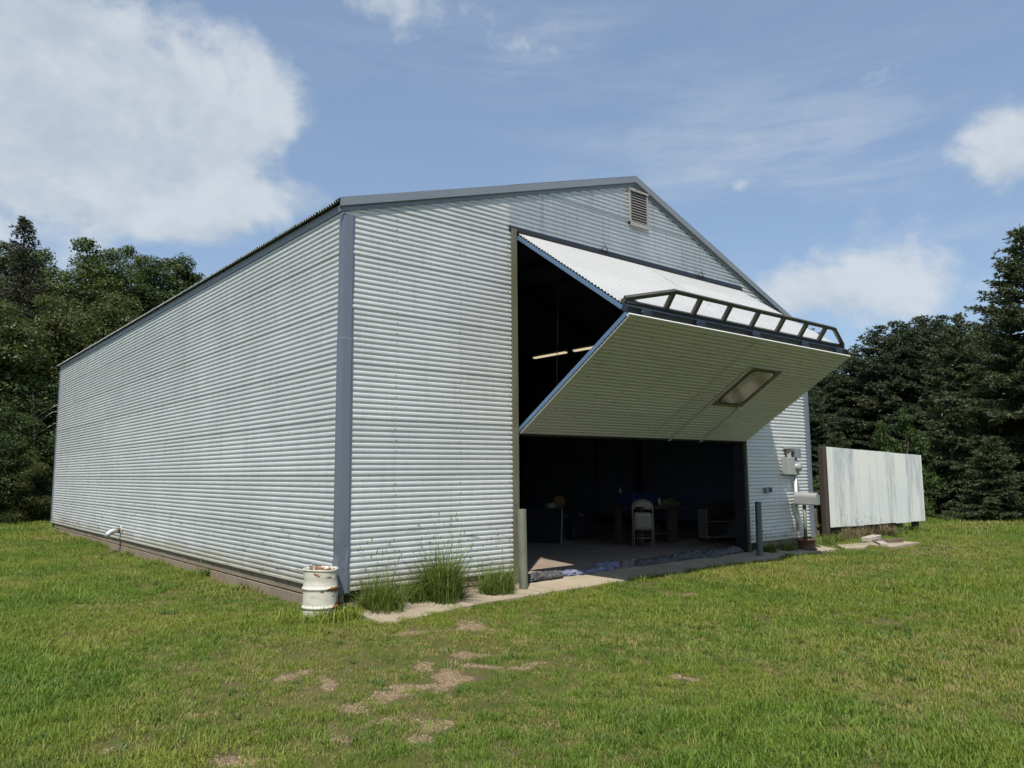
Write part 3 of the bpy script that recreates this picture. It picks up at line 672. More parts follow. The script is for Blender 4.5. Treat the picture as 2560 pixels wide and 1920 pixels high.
kp = pw(7.0, .95, .05); MB().lathe([(0, .03), (.022, .028), (.03, .01), (.018, -.01), (.014, -.03)], 12, tuple(kp)).obj('door_knob', 'galvanised_pipe', door)
mb = MB(); pts = []
for k, x in enumerate(np.arange(DX0 + .25, DX1, .47)):
    for v in np.arange(.1 + (k % 2) * .12, LL, .245): pts.append(pw(x + random.uniform(-.02, .02), v, .024))
screws(mb, pts, nl_, .011); pts = []
for k, x in enumerate(np.arange(DX0 + .25, DX1, .47)):
    for v in np.arange(.1, LU, .3): pts.append(PT + X_ * x + du * v + nu_ * .024)
screws(mb, pts, nu_, .004); mb.obj('screws', 'screw_dark', door, kind='stuff')

# ------------------------------------------------------------------ things on and around the shed
# bollards
for (q, m, lab, zt, tilt) in (((2.585, -.30), 'bollard_steel', 'olive steel pipe bollard at the left side of the door opening', .865, .012), ((8.36, -.28), 'bollard_dark', 'dark grey green steel pipe bollard at the right side of the door opening', .785, -.022)):
    t = thing('bollard', lab, 'bollard', (q[0], q[1], SLAB - .05), 0, 'bollards guarding the door opening'); t.rotation_euler = (0, -tilt, 0)
    h = zt - SLAB + .05
    MB().lathe([(.058, 0), (.058, h - .012), (.055, h - .002)], 24).obj('post', m, t)
    MB().lathe([(.0001, h), (.05, h - .001), (.055, h - .003), (.055, h - .02)], 24).obj('cap', m, t)
# steel drum by the corner
dc = (-.262, -.075, GZ - .03)
t = thing('steel_drum', 'peeling white and rusty steel drum standing at the shed corner', 'drum', dc, .5)
rr = .192; prof = [(rr * .98, 0), (rr, .012)]
for k in range(1, 52):
    z = .57 * k / 52; r = rr + .016 * math.exp(-((z - .165) / .013) ** 2) + .016 * math.exp(-((z - .37) / .013) ** 2) - .006 * math.exp(-((z - .45) / .04) ** 2); prof.append((r, z))
prof += [(rr, .565), (rr + .008, .570), (rr + .010, .578), (rr + .003, .583), (rr - .008, .578), (rr - .009, .55), (rr - .012, .30), (.001, .29)]
def dentfn(x, y, z):
    a = math.atan2(y, x); d = .028 * math.exp(-((a - 0.2) / .3) ** 2) * math.exp(-((z - .27) / .08) ** 2) + .012 * math.exp(-((a + 1.6) / .5) ** 2) * math.exp(-((z - .56) / .10) ** 2)
    k = 1 - d / max(rr, .05); return x * k, y * k, z - .012 * math.exp(-((a + 1.9) / .6) ** 2) * (z > .5)
MB().lathe(prof, 64, fn=dentfn).obj('drum_body', 'drum_paint', t)
t = thing('scrap_board', 'short grey weathered stick poking out of the white drum', 'stick', (dc[0] - .10, dc[1] - .03, dc[2] + .3)); MB().beam((0.02, 0.03, 0), (-.045, -.02, .335), .05, .022, (1, 0, 0)).obj('stick', 'wood_grey', t)
# exhaust elbow on the long side wall
t = thing('exhaust_pipe', 'galvanised elbow pipe sticking out of the long side wall', 'pipe', (0, 9.92, .2))
a = [(.02, 0, 0), (-.10, -.01, -.005)]; MB().tube(a, .052, 16).obj('stub', 'rust', t)
pth = [(-.09, -.01, -.004), (-.16, -.015, -.012), (-.225, -.02, -.035), (-.275, -.025, -.08), (-.30, -.028, -.135)]; MB().tube(pth, .058, 16).obj('elbow', 'galvanised_pipe', t)
MB().tube([(-.012, 0, 0), (-.03, 0, 0)], .085, 16).obj('collar', 'white_paint', t)
# small twin outlet on the wall right of the door
t = thing('outlet_box', 'small grey twin outlet box on the shaded wall right of the door', 'outlet', (9.13, 0, .98)); MB().box((-.10, -.07, -.055), (.0, -.011, .045), .006).obj('box', 'trim_grey', t); MB().box((.005, -.075, -.045), (.10, -.011, .05), .006).obj('box', 'trim_dark', t)
# electric service: disconnect box, meter, conduit
t = thing('electric_meter', 'grey electric meter set with round dial and conduit on the front wall', 'meter', (9.95, 0, 1.3))
MB().box((-.24, -.16, -.03), (.02, -.012, .31), .008).obj('breaker_box', 'box_grey', t)
MB().box((-.15, -.15, .48), (.06, -.012, .54), .008).lathe([(.045, .31), (.045, .48)], 16, (-.06, -.08, 0)).lathe([(.030, .31), (.030, .48)], 12, (.0, -.07, 0)).obj('riser', 'box_grey', t)
MB().box((.10, -.16, .30), (.28, -.012, .50), .01).obj('junction_box', 'trim_grey', t)
md = MB().box((.05, -.13, -.04), (.24, -.012, .24), .01).obj('meter_socket', 'box_grey', t)
g = MB().lathe([(.001, .085), (.06, .08), (.078, .06), (.082, .0), (.09, -.005), (.09, -.02)], 24).obj('meter_dial', 'plastic_white', md); g.location = (.145, -.13, .12); g.rotation_euler = (R(90), 0, 0)
g2 = MB().box((.085, -.203, .12), (.205, -.2, .165)).obj('meter_face', 'trim_dark', md)
MB().tube([(.16, -.07, -.04), (.16, -.07, -1.15)], .032, 12).obj('conduit', 'white_paint', t)
MB().tube([(.20, -.07, .24), (.20, -.07, .31)], .035, 12).obj('conduit', 'box_grey', t)
# mailbox on a pipe post standing in an old wheel
mx, my, mz = 10.06, -.26, GZ + .045
t = thing('mailbox', 'grey mailbox on a pipe post set in an old wheel rim', 'mailbox', (mx, my, mz), 0)
rim = MB().lathe([(.19, 0), (.20, .012), (.196, .03), (.165, .045), (.16, .10), (.165, .155), (.196, .17), (.20, .188), (.188, .195), (.15, .17), (.09, .16), (.03, .165)], 32).obj('wheel_rim', 'rust', t)
MB().tube([(0, 0, .05), (.005, 0, .88)], .034, 14).obj('post', 'bollard_steel', t)
bp = []; L_ = .42; wv, hv = .18, .225
prof2 = [(-wv / 2, 0), (wv / 2, 0), (wv / 2, hv * .58)] + [(wv / 2 * math.cos(a), hv * .58 + hv * .42 * math.sin(a)) for a in np.linspace(.2, math.pi - .2, 9)] + [(-wv / 2, hv * .58)]
n = len(prof2); mbx = MB().add([(a, y, z) for y in (-L_ / 2, L_ / 2) for a, z in prof2], [(k, (k + 1) % n, n + (k + 1) % n, n + k) for k in range(n)] + [tuple(reversed(range(n))), tuple(range(n, 2 * n))])
bx_ = mbx.obj('mail_box', 'mailbox_grey', t); bx_.location = (.02, -.03, .895); bx_.rotation_euler = (R(2), 0, R(6))
MB().add([(a * 1.06, y, z * 1.04 - .004) for y in (-L_ / 2 - .03, -L_ / 2 - .002) for a, z in prof2], [(k, (k + 1) % n, n + (k + 1) % n, n + k) for k in range(n)] + [tuple(reversed(range(n))), tuple(range(n, 2 * n))]).obj('mailbox_door', 'mailbox_grey', bx_)
MB().box((-.015, -L_ / 2 - .05, hv * .9), (.015, -L_ / 2 - .01, hv + .035), .003).obj('latch', 'trim_dark', bx_)
MB().box((-.09, -.17, -.02), (.09, .27, -.004)).obj('shelf_board', 'wood_old', bx_)

# white corrugated screen on posts
sa = np.array((13.05, .80, 0.)); sb = np.array((16.78, .16, 0.)); sd = sb - sa; SLn = np.linalg.norm(sd); sd /= SLn; sn = np.array((sd[1], -sd[0], 0.))
t = thing('sheet_metal_screen', 'free-standing whitewashed corrugated screen on wooden posts beside the shed', 'screen', (sa[0], sa[1], GZ), math.atan2(sd[1], sd[0]))
ztop = lambda u: 1.905 - GZ - (.19) * u / SLn
nw = 6; wsh = SLn / nw
for k in range(nw):
    kk = int(round(wsh / .0677)); per = 12; nvv = kk * per + 1; us = np.linspace(0, wsh, nvv); v = []; dz = random.uniform(-.012, .012)
    for i, u in enumerate(us):
        off = -.03 - profile(u / (wsh / kk) + .2, .014) - .003 * (k % 2)
        for zz in (.265 + dz, .8, 1.4, ztop(k * wsh + u) + dz * .3): v.append((k * wsh + u, off, zz))
    f = [(4 * i + j, 4 * i + 4 + j, 4 * i + 5 + j, 4 * i + 1 + j) for i in range(nvv - 1) for j in range(3)]
    MB().add(v, f, False).obj('screen_sheet', 'whitewashed_metal', t)
for zz in (.36, 1.1, 1.83): MB().beam((.0, .03, zz), (SLn, .03, zz - .0 - (.13 if zz > 1.5 else 0)), .07, .09).obj('rail', 'wood_old', t)
MB().box((-.13, -.05, -.1), (-.02, .10, 2.15), .01).obj('post', 'wood_dark', t)
for u in (.16, 1.75, SLn - .16): MB().box((u - .07, .07, -.1), (u + .07, .21, ztop(u) - .05), .01).obj('post', 'wood_dark', t)
# boards lying behind the foot of the screen, log, bucket corner
for k, (u, h, w) in enumerate(((.75, .30, .7), (2.05, .32, .6), (2.75, .30, .6))):
    p = sa + sd * u - sn * .42; t = thing('lumber_stack', ['brown boards stacked behind the near foot of the white screen', 'brown boards stacked behind the middle of the white screen', 'brown boards stacked behind the far end of the white screen'][k], 'lumber', (p[0], p[1], GZ), math.atan2(sd[1], sd[0]))
    for i in range(4): MB().box((-w + random.uniform(-.05, .05), -.12, .02 + i * h / 4), (w + random.uniform(-.05, .05), .12, (i + .88) * h / 4 + .02), .004).obj('board', 'wood_old', t)
q = on_z(1800 + 845 / 3.456, 1040 + 1050 / 3.456, GZ)
t = thing('log_section', 'upright bark covered log between the shed corner and the white screen', 'log', (q[0] + .05, q[1] + .12, GZ - .03))
MB().lathe([(.17, 0), (.165, .2), (.155, .45), (.15, .66), (.14, .70), (.001, .71)], 18, fn=lambda x, y, z: (x * (1 + .06 * math.sin(7 * math.atan2(y, x) + z * 3)), y * (1 + .06 * math.sin(5 * math.atan2(y, x))), z)).obj('log', 'bark', t)
t = thing('fence_post', 'short dark leaning post next to the bark covered log', 'post', (q[0] + .28, q[1] - .0, GZ - .05)); MB().beam((0, 0, 0), (-.04, .05, .80), .11, .11).obj('post', 'wood_dark', t); MB().lathe([(.075, .8), (.08, .84), (.05, .87), (.001, .875)], 12, (-.04, .05, 0)).obj('cap', 'wood_grey', t)
t = thing('plastic_jug', 'small blue plastic jug behind the shed corner near the log', 'jug', (q[0] - .02, q[1] + .42, GZ + .53)); MB().lathe([(.001, 0), (.08, .0), (.085, .12), (.06, .17), (.025, .19), (.025, .22), (.001, .22)], 14).obj('jug_body', 'blue_plastic', t); MB().box((-.2, -.15, -.53), (.2, .2, -.005), .02).obj('crate', 'wood_dark', t)
# second concrete pad with planks
pc = [on_z(1800 + a / 3.456, 1040 + b / 3.456, GZ) for a, b in ((1010, 1128), (1080, 1158), (1250, 1150), (1290, 1125), (1480, 1145), (1725, 1105), (1480, 1088), (1290, 1105))]
v = [(p[0], p[1], GZ + .035) for p in pc]; n = len(v); MB().add(v + [(a, b, c - .15) for a, b, c in v], [tuple(range(n)), tuple(reversed(range(n, 2 * n)))] + [(k, n + k, n + (k + 1) % n, (k + 1) % n) for k in range(n)]).obj('concrete_pad', 'concrete_apron', kind='structure')
for (a, b, l, w, h, rz, lab, m) in ((1310, 1075, .42, .20, .10, .35, 'grey weathered beam end lying on the concrete pad', 'wood_grey'), (1380, 1098, .55, .16, .05, .75, 'thin grey plank lying across the concrete pad', 'wood_grey'), (1462, 1092, .34, .10, .08, -.25, 'short brown timber offcut at the pad edge', 'wood_old')):
    q = on_z(1800 + a / 3.456, 1040 + b / 3.456, GZ + .04); t = thing('plank', lab, 'plank', (q[0], q[1], GZ + .036), math.atan2(sd[1], sd[0]) + rz); MB().box((-l, -w / 2, 0), (l, w / 2, h), .008).obj('timber', m, t)
# big tyre lying under the trees
q = on_z(100, 1300, GZ); t = thing('tractor_tyre', 'large dark tractor tyre lying flat under the trees beyond the shed', 'tyre', (q[0] + .1, q[1] + 1.2, GZ))
pr = [(.38 + .0, .04), (.60, .0), (.72, .05), (.76, .18), (.76, .32), (.72, .45), (.60, .5), (.38, .46), (.36, .42), (.55, .40), (.66, .36), (.66, .14), (.55, .10), (.36, .08), (.38, .04)]
ty = MB().lathe(pr, 40).obj('tyre', 'rubber', t)
for k in range(22):
    a = 2 * math.pi * k / 22; c, s = math.cos(a), math.sin(a); c2, s2 = math.cos(a + .12), math.sin(a + .12)
    MB().beam((.765 * c, .765 * s, .06), (.765 * c2, .765 * s2, .27), .05, .06, (c, s, 0)).obj('lug', 'rubber', ty)

# ------------------------------------------------------------------ inside the shed
def crumple(x0, x1, yc, w, h, m, lab, name, seed):
    rs = np.random.default_rng(seed); nU = max(14, int((x1 - x0) / .014)); nV = 30; v = []
    ph = rs.uniform(0, 9)
    for i in range(nU):
        x = x0 + (x1 - x0) * i / (nU - 1); e = min(i, nU - 1 - i) / (nU * .12); e = min(1, .35 + .65 * e)
        lump = .65 + .6 * float(vnoise(x, seed, 3.2, seed)) + .3 * float(vnoise(x, seed + 3, 9, seed))
        yo = .07 * (float(vnoise(x, 5, 2, seed)) - .5)
        for k in range(nV):
            a = math.pi * k / (nV - 1); ww = w * e * (.8 + .35 * float(vnoise(x, 11, 2.6, seed + 1)))
            r = 1.05 - .75 * abs(float(vnoise(x * 1.3, a * .35, 8, seed)) - .5) - .5 * abs(float(vnoise(x * .9 + a * .1, a * .5, 11, seed + 2)) - .5) + .16 * (float(vnoise(x, a * .8, 24, seed)) - .5)
            v.append((x, yc + yo + math.cos(a) * ww * r, SLAB + .002 + max(0, math.sin(a)) * h * lump * e * r))
    f = [(i * nV + k, (i + 1) * nV + k, (i + 1) * nV + k + 1, i * nV + k + 1) for i in range(nU - 1) for k in range(nV - 1)]
    f += [tuple(range(nV)), tuple(reversed(range((nU - 1) * nV, nU * nV)))]
    t = thing(name, lab, 'tarp', ((x0 + x1) / 2, yc, SLAB), 0, 'tarps rolled along the door sill')
    for k in range(len(v)): v[k] = (v[k][0] - (x0 + x1) / 2, v[k][1] - yc, v[k][2] - SLAB)
    MB().add(v, f, True).obj('folds', m, t)
crumple(2.86, 3.62, .02, .12, .085, 'tarp_dark', 'crumpled dark grey tarp at the left end of the door sill', 'rolled_tarp', 1)
crumple(3.45, 4.85, .10, .15, .055, 'tarp_blue', 'sunlit blue grey tarp spread flat along the door sill', 'rolled_tarp', 2)
crumple(4.5, 5.15, .22, .10, .085, 'tarp_blue', 'blue grey tarp bunched up behind the flat one on the sill', 'rolled_tarp', 3)
crumple(5.05, 5.40, .14, .08, .12, 'tarp_brown', 'small peaked brown rag at the middle of the door sill', 'rolled_tarp', 4)
crumple(5.35, 6.30, .12, .12, .095, 'tarp_dark', 'dark rolled tarp just right of the brown rag on the sill', 'rolled_tarp', 5)
crumple(6.25, 7.15, .10, .13, .115, 'tarp_dark', 'fat dark tarp roll, second from the right on the sill', 'rolled_tarp', 6)
crumple(7.10, 8.38, .08, .13, .12, 'tarp_dark', 'bulky dark tarp roll at the right end of the door sill', 'rolled_tarp', 8)
# folding chair, folded up, facing the doorway
cp = np.array((7.86, 2.05)); view = np.array((CP[0] - cp[0], CP[1] - cp[1])); view /= np.linalg.norm(view)
t = thing('folding_chair', 'beige metal folding chair standing folded inside the doorway', 'chair', (cp[0], cp[1], SLAB), math.atan2(view[1], view[0]) + R(90))
w = .205
MB().tube([(-w - .02, .0, 0), (-w, .03, .5), (-w, .06, .80)] + [(-w * math.cos(a), .07, .80 + .145 * math.sin(a)) for a in np.linspace(.2, math.pi - .2, 11)] + [(w, .06, .80), (w, .03, .5), (w + .02, .0, 0)], .013, 8).obj('frame', 'chair_beige', t)
for s in (-1, 1): MB().tube([(s * (w - .03), -.075, 0), (s * (w - .025), -.01, .40), (s * (w - .02), .03, .66)], .012, 8).obj('leg', 'chair_beige', t)
MB().tube([(-w + .01, -.03, .175), (w - .01, -.03, .175)], .011, 8).obj('stretcher', 'chair_beige', t)
def panel(pts, d0, cx=.012):
    n = len(pts); c = (np.mean([p[0] for p in pts]), np.mean([p[1] for p in pts])); v = []
    for (k, off) in ((1.0, 0), (.9, cx), (.45, cx * .6), (.0, cx * .5)): v += [(c[0] + (x - c[0]) * k, d0 - off, c[1] + (z - c[1]) * k) for x, z in pts]
    f = [(r * n + k, r * n + (k + 1) % n, (r + 1) * n + (k + 1) % n, (r + 1) * n + k) for r in range(3) for k in range(n)]
    v += [(x, d0 + .012, z) for x, z in pts]; f += [(4 * n + k, 4 * n + (k + 1) % n, (k + 1) % n, k) for k in range(n)]; f.append(tuple(reversed(range(4 * n, 5 * n)))); return MB().add(v, f, True)
panel([(-w + .01, .74), (w - .01, .74), (w - .012, .80)] + [((w - .012) * math.cos(a), .80 + .13 * math.sin(a)) for a in np.linspace(.15, math.pi - .15, 9)] + [(-w + .012, .80)], .055).obj('backrest', 'chair_beige', t)
panel(rrect(-w + .025, w - .025, .33, .69, .05), -.02, .014).obj('seat', 'chair_beige', t)
# workbench and what is on it
yb = 2.15
t = thing('workbench', 'dark wooden workbench with a heavy leg behind the folding chair', 'workbench', (8.55, yb, SLAB))
MB().box((-.75, -.1, .74), (.62, .75, .80), .006).obj('bench_top', 'wood_dark', t)
for (x, y) in ((.30, .0), (-.68, .0), (.30, .6), (-.68, .6)): MB().box((x - .0, y - .04, 0), (x + (.22 if x > 0 else .1), y + .08, .74), .006).obj('leg', 'wood_dark', t)
MB().box((-.6, .0, .2), (.30, .6, .23)).obj('shelf', 'wood_dark', t)
t = thing('tool_case', 'dark grey case on the shelf under the workbench', 'case', (8.35, yb + .06, SLAB + .232)); MB().box((-.28, 0, 0), (.28, .3, .18), .012).obj('case_body', 'interior_steel', t); MB().box((-.08, -.02, .07), (.08, -.002, .10), .004).obj('handle', 'dark_stuff', t)
t = thing('storage_bin', 'blue plastic storage bin on the workbench', 'bin', (8.12, yb + .12, SLAB + .802)); 
bb = MB(); v = [(-.34, -.02, 0), (.34, -.02, 0), (.34, .4, 0), (-.34, .4, 0), (-.39, -.06, .27), (.39, -.06, .27), (.39, .44, .27), (-.39, .44, .27)]; vi = [(x * .96, y * .96 + .01, z + (.015 if z < .1 else .0)) for x, y, z in v]
bb.add(v + vi, [(0, 3, 2, 1), (0, 1, 5, 4), (1, 2, 6, 5), (2, 3, 7, 6), (3, 0, 4, 7), (8, 9, 10, 11), (8, 12, 13, 9), (9, 13, 14, 10), (10, 14, 15, 11), (11, 15, 12, 8), (4, 5, 13, 12), (5, 6, 14, 13), (6, 7, 15, 14), (7, 4, 12, 15)]).obj('bin_body', 'bin_blue', t)
MB().box((-.40, -.085, .25), (.40, -.065, .285), .005).obj('rim', 'bin_blue', t)
def bottle(x, y, z, lab):
    t = thing('spray_bottle', lab, 'bottle', (x, y, z)); MB().lathe([(.001, 0), (.028, .002), (.03, .09), (.026, .12), (.011, .14), (.011, .16), (.001, .16)], 14).obj('bottle_body', 'plastic_white', t); MB().box((-.03, -.012, .16), (.018, .012, .185), .004).obj('nozzle', 'dark_stuff', t)
bottle(7.87, yb + .50, SLAB + .802 + .22, 'small white bottle standing behind the rim of the blue bin')
MB().box((7.80, yb + .47, SLAB + .802), (7.94, yb + .56, SLAB + 1.02), .004).obj('paint_can', 'dark_stuff', label='dark can behind the blue bin that carries a white bottle', cat='can')
bottle(8.55, yb + .02, SLAB + .802, 'small white bottle on the bench at the right end of the blue bin')
for k in range(3):
    t = thing('pine_board', ['bottom pine board of the small pile on the workbench', 'middle pine board of the small pile on the workbench', 'top pine board tilted on the pile on the workbench'][k], 'board', (8.88, yb + .08, SLAB + .803 + k * .036), .12 * k - .1, 'pine boards piled on the workbench'); MB().beam((-.22, 0, .018), (.24, 0, .018 + .03 * (k == 2)), .12, .034).obj('timber', 'board_pine', t)
t = thing('tape_roll', 'small yellow roll at the right end of the workbench', 'roll', (9.10, yb - .02, SLAB + .802)); MB().lathe([(.028, 0), (.05, 0), (.05, .045), (.028, .045), (.028, 0)], 18).obj('roll', 'yellow_paint', t)
# white cabinet with hose coil on top
t = thing('shelf_cabinet', 'open white cabinet on castors near the right jamb inside', 'cabinet', (9.95, 1.72, SLAB), R(-62) + R(90) * 0)
t.rotation_euler = (0, 0, R(-28))
MB().box((-.36, -.2, .07), (-.33, .2, .70)).obj('side_panel', 'cabinet_white', t); MB().box((.33, -.2, .07), (.36, .2, .70)).obj('side_panel', 'cabinet_white', t)
MB().box((-.33, -.19, .09), (.33, .2, .12)).obj('shelf', 'cabinet_white', t); MB().box((-.33, -.19, .42), (.33, .2, .445)).obj('shelf', 'cabinet_white', t); MB().box((-.37, -.21, .70), (.37, .21, .73)).obj('cabinet_top', 'wood_dark', t)
MB().box((-.33, -.195, .50), (.33, -.185, .70)).obj('drawer_front', 'cabinet_red', t); MB().box((-.33, .185, .12), (.33, .199, .70)).obj('back_panel', 'wood_dark', t)
for (x, y) in ((-.3, -.15), (.3, -.15), (-.3, .15), (.3, .15)): MB().tube([(x, y - .012, .035), (x, y + .012, .035)], .035, 12).obj('castor', 'rubber', t)
t = thing('hose_coil', 'orange air hose coiled on the white cabinet with a loop hanging to the floor', 'hose', (9.95, 1.72, SLAB + .73))
pth = []
for k in range(70):
    a = 2 * math.pi * k / 22; pth.append((.24 * math.cos(a) + .02 * math.sin(k), .17 * math.sin(a), .02 + .0013 * k))
for k in range(26):
    a = k / 25; pth.append((-.24 - .30 * math.sin(a * 2.6), -.12 - .1 * a, .16 - .87 * a))
MB().tube(pth, .011, 6).obj('hose', 'hose_orange', t)
# leaning board, stand with yellow disc, heap of chain, things on the floor at the back
t = thing('leaning_panel', 'large dark panel with a pale edge standing in the left of the shed', 'panel', (7.0, 4.1, SLAB), math.atan2(-.72, .3)); MB().box((-.55, -.02, 0), (.42, .02, .74), .004).obj('panel_board', 'dark_stuff', t); MB().beam((.42, -.022, .0), (.46, -.03, .76), .022, .016, (0, 1, 0)).obj('panel_edge', 'plastic_white', t)
t = thing('disc_grinder', 'bench machine with a round yellow guard at the back left', 'machine', (7.8, 4.6, SLAB)); MB().box((-.2, -.2, 0), (.2, .2, .62), .01).obj('stand', 'dark_stuff', t); g = MB().lathe([(.001, .03), (.13, .03), (.15, .0), (.13, -.03), (.001, -.03)], 24).obj('guard', 'yellow_paint', t); g.location = (.05, -.1, .85); g.rotation_euler = (R(90), 0, R(-35)); MB().box((-.22, -.08, .70), (-.02, .1, .82), .02).obj('motor', 'box_grey', t); MB().box((-.03, -.06, .62), (.1, .06, .80)).obj('neck', 'dark_stuff', t)
t = thing('scrap_heap', 'low heap of grey metal scraps behind the leaning panel', 'scrap', (8.3, 4.4, SLAB)); MB().box((-.35, -.25, 0), (.35, .25, .48), .02).obj('table_box', 'dark_stuff', t)
for k in range(16): MB().box((0, 0, 0), (random.uniform(.04, .12), .04, random.uniform(.02, .05)), .004).obj('scrap', 'interior_steel' if k % 3 else 'box_grey', t).matrix_local = Matrix.Translation((random.uniform(-.3, .25), random.uniform(-.24, .1), .49 + random.uniform(0, .02))) @ Matrix.Rotation(random.uniform(0, 3), 4, 'Z')
# fluorescent fixtures on the roof frame, pull cord
for (y0, y1, lab) in ((4.72, 5.90, 'lit fluorescent batten hanging in the shed, the fully visible one'), (3.28, 4.48, 'lit fluorescent batten in the shed, half hidden by the lifted door')):
    t = thing('fluorescent_light', lab, 'light', (8.39, (y0 + y1) / 2, 4.22), 0, 'fluorescent battens under the roof'); h = (y1 - y0) / 2
    MB().box((-.06, -h, .02), (.06, h, .07), .006).obj('housing', 'white_paint', t)
    for s in (-.03, .03): MB().tube([(s, -h + .02, .0), (s, h - .02, .0)], .018, 10).obj('tube', 'lamp_tube', t)
    MB().tube([(0, h - .1, .07), (0, h - .1, 1.0)], .003, 5).obj('hanger', 'trim_dark', t); MB().tube([(0, -h + .1, .07), (0, -h + .1, 1.0)], .003, 5).obj('hanger', 'trim_dark', t)
MB().tube([(4.56, 1.0, 4.95), (4.55, 1.0, 4.0), (4.51, 1.0, 3.1), (4.50, 1.0, 2.2)], .006, 6).obj('pull_cord', 'plastic_white', label='thin pale cord hanging down inside the door opening', cat='cord')
MB().tube([(8.9, .45, 1.62), (8.92, .42, 1.5), (8.90, .42, 1.3), (8.97, .40, 1.12), (9.02, .4, 1.02)], .009, 6).obj('power_cable', 'plastic_white', label='pale cable end hanging on the wall inside the right jamb', cat='cable')

# ------------------------------------------------------------------ vegetation
def blade_arrays(n, rad, hmin, hmax, wid, lean, rs, seg=3, cx=0., cy=0., curl=1.0):
    """n bent blades as triangles strips: returns V, F(quads with repeated tip)"""
    a = rs.uniform(0, 2 * np.pi, n); r = rad * np.sqrt(rs.uniform(0, 1, n)); bx = cx + r * np.cos(a); by_ = cy + r * np.sin(a)
    h = rs.uniform(hmin, hmax, n); ld = rs.uniform(0, 2 * np.pi, n); ln = rs.uniform(.15, 1., n) * lean; w = wid * rs.uniform(.6, 1.2, n)
    dx, dy = np.cos(ld), np.sin(ld); wa = ld + np.pi / 2 + rs.uniform(-.6, .6, n); wx, wy = np.cos(wa), np.sin(wa)
    V = []; 
    for s in range(seg + 1):
        t = s / seg; out = ln * h * (t ** 1.7) * curl; up = h * t * np.sqrt(np.clip(1 - (ln * t * .75) ** 2, .12, 1)); ww = w * (1 - t ** 2.2) * .5 + 1e-4
        px, py_ = bx + dx * out, by_ + dy * out
        V.append(np.stack([px - wx * ww, py_ - wy * ww, up], 1)); V.append(np.stack([px + wx * ww, py_ + wy * ww, up], 1))
    V = np.stack(V, 1).reshape(-1, 3); k = 2 * (seg + 1); base = np.arange(n)[:, None] * k
    F = np.concatenate([base + np.array([[2 * s, 2 * s + 1, 2 * s + 3, 2 * s + 2]]) for s in range(seg)], 0)
    return V, F
TUFTS = bpy.data.collections.new('grass_tufts')          # library only, not linked to the scene
def tuft(n, rad, hmin, hmax, wid, lean, seed, m):
    V, F = blade_arrays(n, rad, hmin, hmax, wid, lean, np.random.default_rng(seed)); me = nparr_mesh('grass_tuft', V, F); me.materials.append(MATS[m])
    o = bpy.data.objects.new('grass_tuft_%02d' % len(TUFTS.objects), me); TUFTS.objects.link(o)
for s in range(4): tuft(80, .11, .020, .060, .0060, 1.2, 100 + s, 'grass_lush')
for s in range(2): tuft(46, .10, .03, .095, .0065, 1.0, 200 + s, 'grass_lush')
for s in range(2): tuft(40, .10, .02, .055, .0050, 1.3, 300 + s, 'grass_dry')
for s in range(2): tuft(16, .07, .03, .06, .020, 1.6, 400 + s, 'weed_leaf')
